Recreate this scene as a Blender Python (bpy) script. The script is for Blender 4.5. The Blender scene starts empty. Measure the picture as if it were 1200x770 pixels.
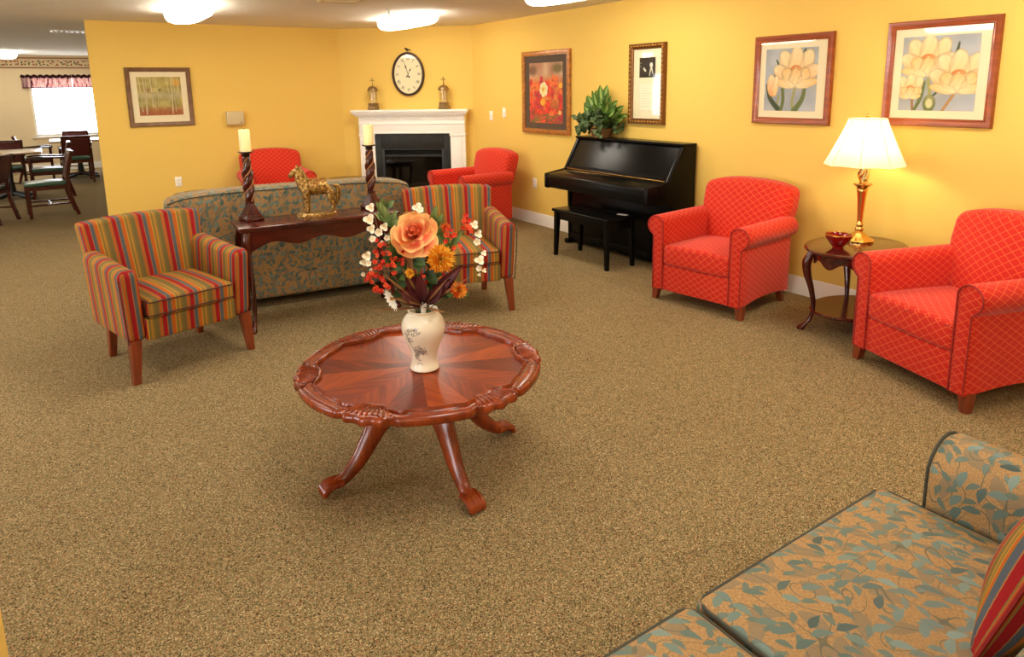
"""A residential lounge: striped and red armchairs, carved coffee table with flowers, piano, corner fireplace and dining room beyond."""
import bpy, bmesh, math, random
import numpy as np
from mathutils import Vector, Matrix

random.seed(7)
SC = bpy.context.scene
COL = SC.collection
PI = math.pi
R = math.radians


def lin(r, g, b):
    def f(c):
        c /= 255.0
        return c / 12.92 if c <= 0.04045 else ((c + 0.055) / 1.055) ** 2.4
    return (f(r), f(g), f(b), 1.0)


# ------------------------------------------------------------------ materials
class NT:
    def __init__(self, name, rough=0.5, metal=0.0, spec=0.5):
        self.m = bpy.data.materials.new(name)
        self.m.use_nodes = True
        self.t = self.m.node_tree
        self.bsdf = self.t.nodes['Principled BSDF']
        self.bsdf.inputs['Roughness'].default_value = rough
        self.bsdf.inputs['Metallic'].default_value = metal
        self.bsdf.inputs['Specular IOR Level'].default_value = spec

    def n(self, kind, **kw):
        nd = self.t.nodes.new('ShaderNode' + kind)
        for k, v in kw.items():
            setattr(nd, k, v)
        return nd

    def link(self, a, b):
        self.t.links.new(a, b)

    def val(self, nd, key, v):
        if hasattr(v, 'links'):
            self.link(v, nd.inputs[key])
        else:
            nd.inputs[key].default_value = v

    def math(self, op, a, b=None, c=None):
        nd = self.n('Math', operation=op)
        self.val(nd, 0, a)
        if b is not None:
            self.val(nd, 1, b)
        if c is not None:
            self.val(nd, 2, c)
        return nd.outputs[0]

    def mix(self, f, a, b):
        nd = self.n('Mix', data_type='RGBA')
        self.val(nd, 0, f)
        self.val(nd, 6, a)
        self.val(nd, 7, b)
        return nd.outputs[2]

    def coord(self, kind='Object', scale=None, rot=None):
        tc = self.n('TexCoord')
        o = tc.outputs[kind]
        if scale is not None or rot is not None:
            mp = self.n('Mapping')
            self.link(o, mp.inputs[0])
            if scale is not None:
                mp.inputs['Scale'].default_value = scale
            if rot is not None:
                mp.inputs['Rotation'].default_value = rot
            o = mp.outputs[0]
        return o

    def noise(self, vec, scale, detail=3.0, rough=0.5):
        nd = self.n('TexNoise')
        self.link(vec, nd.inputs['Vector'])
        nd.inputs['Scale'].default_value = scale
        nd.inputs['Detail'].default_value = detail
        nd.inputs['Roughness'].default_value = rough
        return nd.outputs['Fac']

    def ramp(self, fac, stops, interp='LINEAR'):
        nd = self.n('ValToRGB')
        cr = nd.color_ramp
        cr.interpolation = interp
        while len(cr.elements) > 1:
            cr.elements.remove(cr.elements[-1])
        cr.elements[0].position = stops[0][0]
        cr.elements[0].color = stops[0][1]
        for p, c in stops[1:]:
            e = cr.elements.new(p)
            e.color = c
        self.val(nd, 0, fac)
        return nd.outputs[0]

    def base(self, c):
        self.val(self.bsdf, 'Base Color', c)
        return self

    def bump(self, h, strength=0.3, dist=0.002):
        b = self.n('Bump')
        b.inputs['Strength'].default_value = strength
        b.inputs['Distance'].default_value = dist
        self.link(h, b.inputs['Height'])
        self.link(b.outputs[0], self.bsdf.inputs['Normal'])
        return self


def plain(name, c, rough=0.5, metal=0.0, spec=0.5, vary=0.0, bump=0.0, bscale=40):
    t = NT(name, rough, metal, spec)
    if vary or bump:
        co = t.coord('Object')
        f = t.noise(co, bscale, 3)
        if vary:
            d = tuple(x * (1 - vary) for x in c[:3]) + (1,)
            e = tuple(min(1, x * (1 + vary)) for x in c[:3]) + (1,)
            t.base(t.ramp(f, [(0.3, d), (0.7, e)]))
        else:
            t.base(c)
        if bump:
            t.bump(f, bump)
    else:
        t.base(c)
    return t.m


def wood(name, dark, light, rough=0.25, axis='x', scale=1.0, coat=0.3):
    t = NT(name, rough)
    s = {'x': (3, 28, 28), 'y': (28, 3, 28), 'z': (28, 28, 3)}[axis]
    co = t.coord('Object', scale=tuple(v * scale for v in s))
    f = t.noise(co, 1.0, 5, 0.6)
    c2 = t.coord('Object', scale=(4, 4, 4))
    g = t.noise(c2, 1.0, 2)
    h = t.math('ADD', t.math('MULTIPLY', f, 0.75), t.math('MULTIPLY', g, 0.25))
    t.base(t.ramp(h, [(0.32, dark), (0.68, light)]))
    t.bsdf.inputs['Coat Weight'].default_value = coat
    t.bsdf.inputs['Coat Roughness'].default_value = 0.08
    return t.m


def uvsplit(t):
    uv = t.n('UVMap').outputs[0]
    sp = t.n('SeparateXYZ')
    t.link(uv, sp.inputs[0])
    return uv, sp.outputs[0], sp.outputs[1]


def stripe_fabric():
    t = NT('striped upholstery', 0.8, spec=0.2)
    uv, u, v = uvsplit(t)
    ph = t.math('FRACT', t.math('ADD', t.math('DIVIDE', u, 0.155), 10.13))
    red, blue, org = lin(172, 22, 30), lin(92, 102, 112), lin(206, 104, 36)
    yel, olv, tan = lin(214, 160, 52), lin(142, 124, 62), lin(186, 130, 78)
    st = [(0.0, red), (0.16, tan), (0.18, blue), (0.30, olv), (0.33, org), (0.46, yel), (0.50, olv), (0.58, lin(196, 140, 52)), (0.65, olv),
          (0.72, lin(126, 112, 62)), (0.86, lin(160, 116, 58)), (0.9, org), (0.97, olv)]
    c = t.ramp(ph, st, 'CONSTANT')
    f = t.noise(t.coord('UV', scale=(900, 900, 1)), 1.0, 1)
    c = t.mix(t.math('ADD', t.math('MULTIPLY', f, 0.25), 0.14), c, lin(52, 34, 22))
    t.base(c)
    t.bump(f, 0.25, 0.001)
    return t.m


def diamond_fabric():
    t = NT('red trellis upholstery', 0.75, spec=0.25)
    uv, u, v = uvsplit(t)
    a = t.math('DIVIDE', u, 0.064)
    b = t.math('DIVIDE', v, 0.046)
    m = None
    for s in (1, -1):
        q = t.math('FRACT', t.math('ADD', t.math('ADD', a, t.math('MULTIPLY', b, s)), 20.0))
        d = t.math('ABSOLUTE', t.math('SUBTRACT', q, 0.5))
        k = t.math('GREATER_THAN', d, 0.45)
        m = k if m is None else t.math('MAXIMUM', m, k)
    f = t.noise(t.coord('UV', scale=(700, 700, 1)), 1.0, 2)
    c = t.ramp(f, [(0.3, lin(180, 22, 8)), (0.7, lin(216, 40, 16))])
    c = t.mix(t.math('MULTIPLY', m, 0.42), c, lin(240, 132, 74))
    t.base(c)
    t.bump(f, 0.3, 0.001)
    t.bsdf.inputs['Sheen Weight'].default_value = 0.15
    return t.m


def leaf_mask(t, uv, S, L, W, rnd, off, base_ang, spread):
    mp = t.n('Mapping')
    t.link(uv, mp.inputs[0])
    mp.inputs['Scale'].default_value = (S, S, 1)
    mp.inputs['Location'].default_value = (off, off * 0.7, 0)
    vo = t.n('TexVoronoi', voronoi_dimensions='2D', feature='F1')
    t.link(mp.outputs[0], vo.inputs['Vector'])
    vo.inputs['Scale'].default_value = 1.0
    vo.inputs['Randomness'].default_value = rnd
    sb = t.n('VectorMath', operation='SUBTRACT')
    t.link(mp.outputs[0], sb.inputs[0])
    t.link(vo.outputs['Position'], sb.inputs[1])
    sc = t.n('SeparateColor')
    t.link(vo.outputs['Color'], sc.inputs[0])
    ang = t.math('ADD', t.math('MULTIPLY', sc.outputs[0], spread), base_ang)
    ro = t.n('VectorRotate', rotation_type='Z_AXIS')
    t.link(sb.outputs[0], ro.inputs['Vector'])
    t.link(ang, ro.inputs['Angle'])
    sp = t.n('SeparateXYZ')
    t.link(ro.outputs[0], sp.inputs[0])
    x, y = sp.outputs[0], sp.outputs[1]
    xl = t.math('DIVIDE', x, L)
    y2 = t.math('SUBTRACT', y, t.math('MULTIPLY', t.math('MULTIPLY', xl, xl), 0.09))
    # blunt at one end, pointed at the other
    wd = t.math('MULTIPLY', t.math('SUBTRACT', 1.0, t.math('MULTIPLY', xl, xl)), t.math('ADD', W, t.math('MULTIPLY', xl, W * 0.45)))
    m = t.math('GREATER_THAN', t.math('SUBTRACT', wd, t.math('ABSOLUTE', y2)), 0.0)
    return m, sc.outputs[1]


def leaf_fabric():
    t = NT('leaf brocade upholstery', 0.55, spec=0.3)
    uv, u, v = uvsplit(t)
    wv = t.noise(t.coord('UV', scale=(420, 120, 1)), 1.0, 2)
    ground = t.ramp(wv, [(0.3, lin(138, 104, 64)), (0.7, lin(184, 146, 96))])
    big, r0 = leaf_mask(t, uv, 11.0, 0.55, 0.2, 0.9, 3.3, 0.3, 2.4)
    c = t.mix(t.math('MULTIPLY', big, 0.75), ground, lin(126, 112, 88))
    # vines: thin level lines of a smooth noise
    nz = t.noise(t.coord('UV', scale=(8, 8, 1)), 1.0, 0)
    fr = t.math('FRACT', t.math('MULTIPLY', nz, 7.0))
    ln = t.math('LESS_THAN', t.math('ABSOLUTE', t.math('SUBTRACT', fr, 0.5)), 0.035)
    c = t.mix(t.math('MULTIPLY', ln, 0.8), c, lin(88, 92, 78))
    m1, r1 = leaf_mask(t, uv, 18.5, 0.5, 0.19, 0.75, 0.0, -0.4, 2.2)
    m2, r2 = leaf_mask(t, uv, 22.0, 0.46, 0.17, 0.8, 7.7, 0.3, 2.4)
    k1 = t.math('MULTIPLY', m1, t.math('GREATER_THAN', r1, 0.1))
    k2 = t.math('MULTIPLY', m2, t.math('GREATER_THAN', r2, 0.2))
    teal = t.ramp(r1, [(0.1, lin(72, 92, 86)), (0.6, lin(116, 136, 126)), (1.0, lin(60, 78, 74))])
    c = t.mix(k2, c, lin(96, 110, 98))
    c = t.mix(k1, c, teal)
    t.base(c)
    mk = t.math('MAXIMUM', k1, k2)
    t.link(t.math('SUBTRACT', 0.72, t.math('MULTIPLY', mk, 0.3)), t.bsdf.inputs['Roughness'])
    t.bump(t.math('ADD', wv, t.math('MULTIPLY', mk, 0.6)), 0.25, 0.001)
    return t.m


def carpet():
    t = NT('speckled loop carpet', 0.95, spec=0.1)
    co = t.coord('Object')
    vo = t.n('TexVoronoi', feature='F1')
    t.link(co, vo.inputs['Vector'])
    vo.inputs['Scale'].default_value = 300.0
    sc = t.n('SeparateColor')
    t.link(vo.outputs['Color'], sc.inputs[0])
    c = t.ramp(sc.outputs[0], [(0.0, lin(64, 50, 33)), (0.19, lin(130, 115, 80)), (0.42, lin(148, 124, 86)), (0.58, lin(120, 120, 84)),
                               (0.70, lin(178, 155, 114)), (0.85, lin(160, 108, 74)), (0.93, lin(208, 184, 142))], 'CONSTANT')
    big = t.noise(co, 1.3, 2)
    c = t.mix(t.math('MULTIPLY', big, 0.22), c, lin(124, 106, 64))
    t.base(c)
    t.bump(vo.outputs['Distance'], 0.5, 0.004)
    return t.m


def vcol(name, rough=0.5, spec=0.3, sub=0.0, two=False):
    t = NT(name, rough, spec=spec)
    a = t.n('Attribute', attribute_name='Col')
    t.base(a.outputs['Color'])
    return t.m


def glass(name, tint=(1, 1, 1, 1), refl=0.06):
    m = bpy.data.materials.new(name)
    m.use_nodes = True
    nt = m.node_tree
    nt.nodes.remove(nt.nodes['Principled BSDF'])
    out = nt.nodes['Material Output']
    tr = nt.nodes.new('ShaderNodeBsdfTransparent')
    tr.inputs[0].default_value = tint
    gl = nt.nodes.new('ShaderNodeBsdfGlossy')
    gl.inputs['Roughness'].default_value = 0.02
    fr = nt.nodes.new('ShaderNodeMath')
    fr.operation = 'MULTIPLY_ADD'
    lw = nt.nodes.new('ShaderNodeLayerWeight')
    pw = nt.nodes.new('ShaderNodeMath')
    pw.operation = 'POWER'
    nt.links.new(lw.outputs['Facing'], pw.inputs[0])
    pw.inputs[1].default_value = 4.0
    nt.links.new(pw.outputs[0], fr.inputs[0])
    fr.inputs[1].default_value = 0.6
    fr.inputs[2].default_value = refl * 0.5
    mx = nt.nodes.new('ShaderNodeMixShader')
    nt.links.new(fr.outputs[0], mx.inputs[0])
    nt.links.new(tr.outputs[0], mx.inputs[1])
    nt.links.new(gl.outputs[0], mx.inputs[2])
    nt.links.new(mx.outputs[0], out.inputs[0])
    return m


def emit(name, c, s):
    t = NT(name)
    t.base((0.9, 0.9, 0.88, 1))
    t.bsdf.inputs['Emission Color'].default_value = c
    t.bsdf.inputs['Emission Strength'].default_value = s
    return t.m


M = {}


def build_materials():
    def wall(name, c):
        t = NT(name, 0.7, spec=0.25)
        t.base(c)
        t.bump(t.noise(t.coord('Object'), 220, 2), 0.08, 0.002)
        return t.m
    M['yellow'] = wall('warm yellow wall paint', WALL_Y)
    M['gold'] = wall('warm yellow wall paint partition', WALL_Y)
    M['cream_wall'] = wall('cream wall paint', lin(226, 204, 162))
    t = NT('textured ceiling paint', 0.9, spec=0.1)
    t.base(lin(238, 233, 220))
    t.bump(t.noise(t.coord('Object'), 60, 4, 0.7), 0.5, 0.01)
    M['ceiling'] = t.m
    M['carpet'] = carpet()
    M['trim'] = plain('white gloss trim', lin(238, 232, 220), 0.35)
    M['mantel'] = plain('white mantel paint', lin(244, 240, 230), 0.4)
    M['stripe'] = stripe_fabric()
    M['red'] = diamond_fabric()
    M['redpipe'] = plain('red piping', lin(150, 24, 16), 0.7)
    M['leaf'] = leaf_fabric()
    M['leafpipe'] = plain('dark teal piping', lin(58, 58, 48), 0.7)
    M['stripepipe'] = plain('dark piping', lin(74, 40, 30), 0.7)
    M['legwood'] = wood('reddish brown leg wood', lin(92, 34, 16), lin(140, 62, 28), 0.3, 'z')
    M['mahog'] = wood('dark mahogany', lin(46, 12, 8), lin(92, 28, 18), 0.18, 'x')
    M['mahog_z'] = wood('dark mahogany legs', lin(44, 12, 8), lin(86, 26, 16), 0.22, 'z')
    M['cherry'] = wood('polished cherry', lin(96, 30, 10), lin(164, 66, 22), 0.14, 'x', 1.0, 0.6)
    M['cherry_z'] = wood('polished cherry carved', lin(88, 28, 8), lin(156, 64, 20), 0.26, 'z', 0.8, 0.12)
    t = NT('starburst cherry veneer', 0.3)
    uvn = t.n('UVMap').outputs[0]
    mp = t.n('Mapping')
    t.link(uvn, mp.inputs[0])
    mp.inputs['Scale'].default_value = (4, 60, 1)
    f = t.noise(mp.outputs[0], 1.0, 5, 0.6)
    mp2 = t.n('Mapping')
    t.link(uvn, mp2.inputs[0])
    mp2.inputs['Scale'].default_value = (5, 12, 1)
    g = t.noise(mp2.outputs[0], 1.0, 2)
    at = t.n('Attribute', attribute_name='Col')
    sp = t.n('SeparateColor')
    t.link(at.outputs['Color'], sp.inputs[0])
    h = t.math('ADD', t.math('ADD', t.math('MULTIPLY', f, 0.5), t.math('MULTIPLY', g, 0.25)), t.math('MULTIPLY', sp.outputs[0], 0.42))
    t.base(t.ramp(h, [(0.36, lin(70, 18, 3)), (0.56, lin(112, 36, 7)), (0.78, lin(160, 66, 17))]))
    t.bsdf.inputs['Specular IOR Level'].default_value = 0.22
    t.bsdf.inputs['Coat Weight'].default_value = 0.10
    t.bsdf.inputs['Coat Roughness'].default_value = 0.15
    M['veneer'] = t.m
    M['ebony'] = plain('polished black lacquer', lin(14, 13, 12), 0.24, spec=0.14)
    M['brass'] = plain('polished brass', lin(226, 180, 106), 0.2, 1.0)
    M['antique'] = plain('antique gold brown', lin(120, 78, 34), 0.4, 0.5, vary=0.3, bscale=60)
    M['gilt'] = plain('gilt', lin(196, 140, 56), 0.32, 0.8, vary=0.35, bump=0.3, bscale=90)
    M['pewter'] = plain('aged pewter', lin(150, 124, 84), 0.4, 0.7, vary=0.3, bscale=60)
    M['bronze'] = plain('dark bronze', lin(62, 40, 26), 0.35, 0.5)
    M['black'] = plain('matte black', lin(22, 21, 20), 0.5)
    M['slate'] = plain('black slate', lin(38, 37, 31), 0.4, spec=0.2, vary=0.2, bscale=15)
    M['white_plastic'] = plain('white plastic', lin(244, 238, 222), 0.4)
    M['beige_plastic'] = plain('beige plastic', lin(206, 186, 140), 0.45)
    M['slot'] = plain('dark slot', lin(90, 80, 60), 0.6)
    M['wax'] = plain('ivory wax', lin(248, 226, 166), 0.5)
    M['wax'].node_tree.nodes['Principled BSDF'].inputs['Subsurface Weight'].default_value = 0.2
    M['wick'] = plain('burnt wick', lin(40, 34, 28), 0.8)
    M['mat_cream'] = plain('cream mat board', lin(240, 226, 186), 0.8)
    M['mat_dark'] = plain('charcoal mat board', lin(66, 56, 54), 0.8)
    M['frame_red'] = wood('red brown frame', lin(118, 50, 20), lin(170, 84, 36), 0.3, 'x')
    M['frame_brown'] = plain('bronze brown frame', lin(118, 84, 56), 0.35, 0.2, vary=0.25, bscale=12)
    M['frame_amber'] = plain('amber burl frame', lin(176, 112, 48), 0.35, 0.1, vary=0.35, bscale=25)
    M['art'] = vcol('printed art', 0.6)
    M['petal'] = vcol('silk petals', 0.6)
    M['foliage'] = vcol('silk leaves', 0.45)
    M['ceramic'] = vcol('cream ceramic', 0.18, 0.5)
    M['pane'] = glass('picture glass')
    M['jar_glass'] = glass('clear jar glass', (0.97, 0.96, 0.93, 1))
    M['window_glass'] = glass('window glass')
    M['lit'] = emit('glowing acrylic diffuser', (1.0, 0.93, 0.8, 1), LIGHT_E)
    M['vinyl_green'] = plain('green vinyl', lin(64, 104, 82), 0.3)
    M['vinyl_wine'] = plain('burgundy vinyl', lin(86, 30, 28), 0.35)
    M['laminate'] = plain('pale wood laminate', lin(206, 178, 126), 0.3)
    M['steel'] = plain('brushed steel', lin(190, 186, 176), 0.3, 0.9)
    M['fire_brick'] = plain('dark firebox lining', lin(54, 48, 40), 0.8, vary=0.3, bscale=30)
    M['log'] = plain('charred ceramic log', lin(92, 76, 60), 0.9, vary=0.5, bscale=40)
    M['fireglass'] = glass('firebox glass', (0.6, 0.6, 0.6, 1))
    M['basket'] = plain('woven basket', lin(120, 84, 46), 0.7, vary=0.4, bscale=120)
    M['paper'] = plain('white paper', lin(246, 244, 238), 0.7)
    # red glass bowl
    t = NT('red glass', 0.06, spec=0.6)
    t.base(lin(150, 14, 10))
    t.bsdf.inputs['Transmission Weight'].default_value = 0.25
    M['red_glass'] = t.m
    # lamp shade: cloth that lets light through
    m = bpy.data.materials.new('pleated cloth lamp shade')
    m.use_nodes = True
    nt = m.node_tree
    nt.nodes.remove(nt.nodes['Principled BSDF'])
    d = nt.nodes.new('ShaderNodeBsdfDiffuse')
    d.inputs[0].default_value = (0.88, 0.84, 0.72, 1)
    tr = nt.nodes.new('ShaderNodeBsdfTranslucent')
    tr.inputs[0].default_value = (0.95, 0.90, 0.76, 1)
    mx = nt.nodes.new('ShaderNodeMixShader')
    mx.inputs[0].default_value = 0.6
    nt.links.new(d.outputs[0], mx.inputs[1])
    nt.links.new(tr.outputs[0], mx.inputs[2])
    nt.links.new(mx.outputs[0], nt.nodes['Material Output'].inputs[0])
    M['shade'] = m
    # glazed golden horse
    t = NT('gold brown glaze', 0.2, 0.6)
    co = t.coord('Object')
    f = t.noise(co, 70, 3)
    t.base(t.ramp(f, [(0.34, lin(92, 62, 24)), (0.5, lin(150, 108, 46)), (0.62, lin(196, 162, 92)), (0.74, lin(120, 98, 48))]))
    t.bump(t.noise(co, 110, 2), 0.9, 0.006)
    M['glaze'] = t.m
    # wallpaper border with a leaf garland
    t = NT('floral wallpaper border', 0.7)
    uv, u, v = uvsplit(t)
    c = lin(214, 190, 146)
    m1, r1 = leaf_mask(t, uv, 16, 0.5, 0.25, 0.8, 0, 0, 6.28)
    band = t.math('LESS_THAN', t.math('ABSOLUTE', v), 0.055)
    cc = t.ramp(r1, [(0.0, lin(92, 84, 52)), (0.35, lin(150, 66, 52)), (0.6, lin(120, 104, 70)), (0.8, lin(176, 96, 74))], 'CONSTANT')
    c = t.mix(t.math('MULTIPLY', m1, band), c, cc)
    edge = t.math('GREATER_THAN', t.math('ABSOLUTE', v), 0.085)
    c = t.mix(edge, c, lin(150, 104, 74))
    t.base(c)
    M['border'] = t.m
    # valance: sheer patterned cloth with gathers
    t = NT('pleated valance cloth', 0.8)
    uv, u, v = uvsplit(t)
    f = t.noise(t.coord('UV', scale=(26, 5, 1)), 1.0, 2)
    t.base(t.ramp(f, [(0.36, lin(84, 22, 44)), (0.45, lin(190, 150, 146)), (0.58, lin(214, 186, 176)), (0.68, lin(104, 40, 62))]))
    M['valance'] = t.m
    M['wine_cloth'] = plain('burgundy cloth', lin(66, 14, 26), 0.85)
    t = NT('daylit roller shade', 0.8)
    t.base((0.9, 0.9, 0.9, 1))
    t.bsdf.inputs['Emission Color'].default_value = (0.86, 0.92, 1.0, 1)
    t.bsdf.inputs['Emission Strength'].default_value = 6.0
    M['daylight'] = t.m
    M['added_daylight'] = emit('added daylight glow in unseen lounge windows', (0.93, 0.96, 1.0, 1), DAY_E)  # emission for the added lounge windows, out of view


# ------------------------------------------------------------------ mesh tools
def newbm():
    bm = bmesh.new()
    bm.loops.layers.uv.new('UVMap')
    return bm


def obj(name, bm, mat, parent=None, sharp=42, label=None):
    me = bpy.data.meshes.new(name)
    bmesh.ops.recalc_face_normals(bm, faces=bm.faces)
    bm.to_mesh(me)
    bm.free()
    for m in (mat if isinstance(mat, (list, tuple)) else [mat]):
        me.materials.append(m)
    me.polygons.foreach_set('use_smooth', [True] * len(me.polygons))
    me.set_sharp_from_angle(angle=R(sharp))
    o = bpy.data.objects.new(name, me)
    COL.objects.link(o)
    o.parent = parent
    if label:
        o['label'] = label
    return o


def thing(name, label, cat, loc=(0, 0, 0), rz=0, group=None):
    o = bpy.data.objects.new(name, None)
    o.empty_display_size = 0.1
    COL.objects.link(o)
    o.location = loc
    o.rotation_euler = (0, 0, R(rz))
    o['label'] = label
    o['category'] = cat
    if group:
        o['group'] = group
    return o


def tag(o, label, cat, group=None):
    o['label'] = label
    o['category'] = cat
    if group:
        o['group'] = group
    return o


def struct(name, bm, mat, parent=None, sharp=42):
    o = obj(name, bm, mat, parent, sharp)
    if parent is None:
        o['kind'] = 'structure'
    return o


def dup(root, loc, rz, label=None, group=None):
    r = root.copy()
    COL.objects.link(r)
    r.location = loc
    r.rotation_euler = (0, 0, R(rz))
    if label:
        r['label'] = label
    if group:
        r['group'] = group
    for ch in list(root.children):
        c = ch.copy()
        COL.objects.link(c)
        c.parent = r
        for g in ch.children:
            d = g.copy()
            COL.objects.link(d)
            d.parent = c
    return r


def rbox(bm, lo, hi, r=0.01, n=(1, 1, 1), k=2, fn=None, top='x'):
    uvl = bm.loops.layers.uv.verify()
    lo, hi = Vector(lo), Vector(hi)
    c = (lo + hi) / 2
    h = (hi - lo) / 2
    r = min(r, h.x * 0.999, h.y * 0.999, h.z * 0.999)
    L = []
    for a in range(3):
        inn = h[a] - r
        pts = [-h[a] + r * (1 - math.cos(PI / 2 * i / k)) for i in range(k)] if False else [-h[a] + r * i / k for i in range(k)]
        pts += [-inn + 2 * inn * i / n[a] for i in range(n[a] + 1)]
        pts += [inn + r * (i + 1) / k for i in range(k)]
        L.append(pts)
    cache = {}

    def vert(q):
        key = (round(q[0], 6), round(q[1], 6), round(q[2], 6))
        if key in cache:
            return cache[key]
        inner = Vector([max(-(h[a] - r), min(h[a] - r, q[a])) for a in range(3)])
        d = Vector(q) - inner
        p = inner + (d.normalized() * r if d.length > 1e-9 else d) + c
        pre = p.copy()
        if fn:
            p = fn(p)
        cache[key] = (bm.verts.new(p), pre)
        return cache[key]
    for a in range(3):
        b, d = [(1, 2), (0, 2), (0, 1)][a]
        for s in (-1, 1):
            for i in range(len(L[b]) - 1):
                for j in range(len(L[d]) - 1):
                    qs = []
                    for (ii, jj) in ((i, j), (i + 1, j), (i + 1, j + 1), (i, j + 1)):
                        q = [0, 0, 0]
                        q[a] = s * h[a]
                        q[b] = L[b][ii]
                        q[d] = L[d][jj]
                        qs.append(vert(q))
                    vs = [x[0] for x in qs]
                    if len(set(vs)) < 3:
                        continue
                    try:
                        f = bm.faces.new(vs)
                    except ValueError:
                        continue
                    for lp, x in zip(f.loops, qs):
                        p = x[1]
                        if a == 2 and top == 'y':
                            lp[uvl].uv = (p.y, p.x)
                        else:
                            lp[uvl].uv = (p[b], p[d])
    return bm


def box(bm, x0, x1, y0, y1, z0, z1, r=0.0):
    if r > 0:
        return rbox(bm, (x0, y0, z0), (x1, y1, z1), r, k=2)
    uvl = bm.loops.layers.uv.verify()
    v = [bm.verts.new((x, y, z)) for z in (z0, z1) for y in (y0, y1) for x in (x0, x1)]
    for idx, (b, d) in (((0, 2, 3, 1), (0, 1)), ((4, 5, 7, 6), (0, 1)), ((0, 1, 5, 4), (0, 2)), ((2, 6, 7, 3), (0, 2)), ((0, 4, 6, 2), (1, 2)), ((1, 3, 7, 5), (1, 2))):
        f = bm.faces.new([v[i] for i in idx])
        for lp in f.loops:
            lp[uvl].uv = (lp.vert.co[b], lp.vert.co[d])
    return bm


def loft(bm, rings, cap=True, closed=True, ucoord=None, capuv=None):
    uvl = bm.loops.layers.uv.verify()
    n = len(rings[0])
    vs = [[bm.verts.new(p) for p in ring] for ring in rings]
    us = [0.0]
    for i in range(1, len(rings)):
        us.append(us[-1] + (Vector(rings[i][0]) - Vector(rings[i - 1][0])).length)
    if ucoord:
        us = ucoord
    m = max(range(len(rings)), key=lambda i: sum((Vector(rings[i][j]) - Vector(rings[i][j - 1])).length for j in range(n)))
    vv = [0.0]
    for j in range(n):
        vv.append(vv[-1] + (Vector(rings[m][(j + 1) % n]) - Vector(rings[m][j])).length)
    for i in range(len(rings) - 1):
        for j in range(n if closed else n - 1):
            j2 = (j + 1) % n
            f = bm.faces.new((vs[i][j], vs[i][j2], vs[i + 1][j2], vs[i + 1][j]))
            for lp, uv in zip(f.loops, ((us[i], vv[j]), (us[i], vv[j + 1]), (us[i + 1], vv[j + 1]), (us[i + 1], vv[j]))):
                lp[uvl].uv = uv
    if cap and closed:
        for ring in (vs[0], vs[-1]):
            f = bm.faces.new(ring)
            for lp in f.loops:
                p = lp.vert.co
                lp[uvl].uv = capuv(p) if capuv else (p.x + p.y, p.z)
    return vs


def offset2d(pts, d):
    n = len(pts)
    ar = sum(pts[i][0] * pts[(i + 1) % n][1] - pts[(i + 1) % n][0] * pts[i][1] for i in range(n))
    s = 1 if ar > 0 else -1
    out = []
    for i in range(n):
        a, b, c = Vector(pts[i - 1]), Vector(pts[i]), Vector(pts[(i + 1) % n])
        e1, e2 = (b - a), (c - b)
        n1 = Vector((e1.y, -e1.x)).normalized() if e1.length > 1e-9 else Vector((0, 0))
        n2 = Vector((e2.y, -e2.x)).normalized() if e2.length > 1e-9 else n1
        nn = n1 + n2
        if nn.length < 1e-6:
            nn = n1
        nn = nn.normalized() / max(0.5, nn.normalized().dot(n1))
        out.append((b.x + nn.x * d * s, b.y + nn.y * d * s))
    return out


def prism(bm, pts, axis, a0, a1, b=0.0, steps=1, fn=None):
    def P(p, a):
        v = Vector({'x': (a, p[0], p[1]), 'y': (p[0], a, p[1]), 'z': (p[0], p[1], a)}[axis])
        return fn(v) if fn else v
    prof = []
    if b > 0:
        o = offset2d(pts, -b)
        h = offset2d(pts, -b * 0.3)
        prof = [(o, a0), (h, a0 + b * 0.3)]
        prof += [(pts, a0 + b + (a1 - a0 - 2 * b) * i / steps) for i in range(steps + 1)]
        prof += [(h, a1 - b * 0.3), (o, a1)]
    else:
        prof = [(pts, a0 + (a1 - a0) * i / steps) for i in range(steps + 1)]
    rings = [[P(p, a) for p in pr] for pr, a in prof]
    k = {'x': (lambda p: (p.y, p.z)), 'y': (lambda p: (p.x, p.z)), 'z': (lambda p: (p.x, p.y))}[axis]
    loft(bm, rings, True, True, [a for _, a in prof], k)
    return bm


def lathe(bm, prof, seg=32, c=(0, 0, 0), sx=1.0, sy=1.0, cap=True):
    rings = []
    for r, z in prof:
        rings.append([(c[0] + sx * r * math.cos(2 * PI * j / seg), c[1] + sy * r * math.sin(2 * PI * j / seg), c[2] + z) for j in range(seg)])
    loft(bm, rings, cap)
    return bm


def tube(bm, pts, rad, seg=8, cap=True, flat=1.0):
    pts = [Vector(p) for p in pts]
    if not hasattr(rad, '__len__'):
        rad = [rad] * len(pts)
    t = (pts[1] - pts[0]).normalized()
    up = Vector((0, 0, 1)) if abs(t.z) < 0.9 else Vector((1, 0, 0))
    x = t.cross(up).normalized()
    rings = []
    for i, p in enumerate(pts):
        if i == 0:
            t = pts[1] - pts[0]
        elif i == len(pts) - 1:
            t = pts[-1] - pts[-2]
        else:
            t = pts[i + 1] - pts[i - 1]
        t.normalize()
        x = (x - t * x.dot(t)).normalized()
        y = t.cross(x)
        rings.append([p + (x * math.cos(2 * PI * j / seg) + y * math.sin(2 * PI * j / seg) * flat) * rad[i] for j in range(seg)])
    loft(bm, rings, cap)
    return bm


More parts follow.
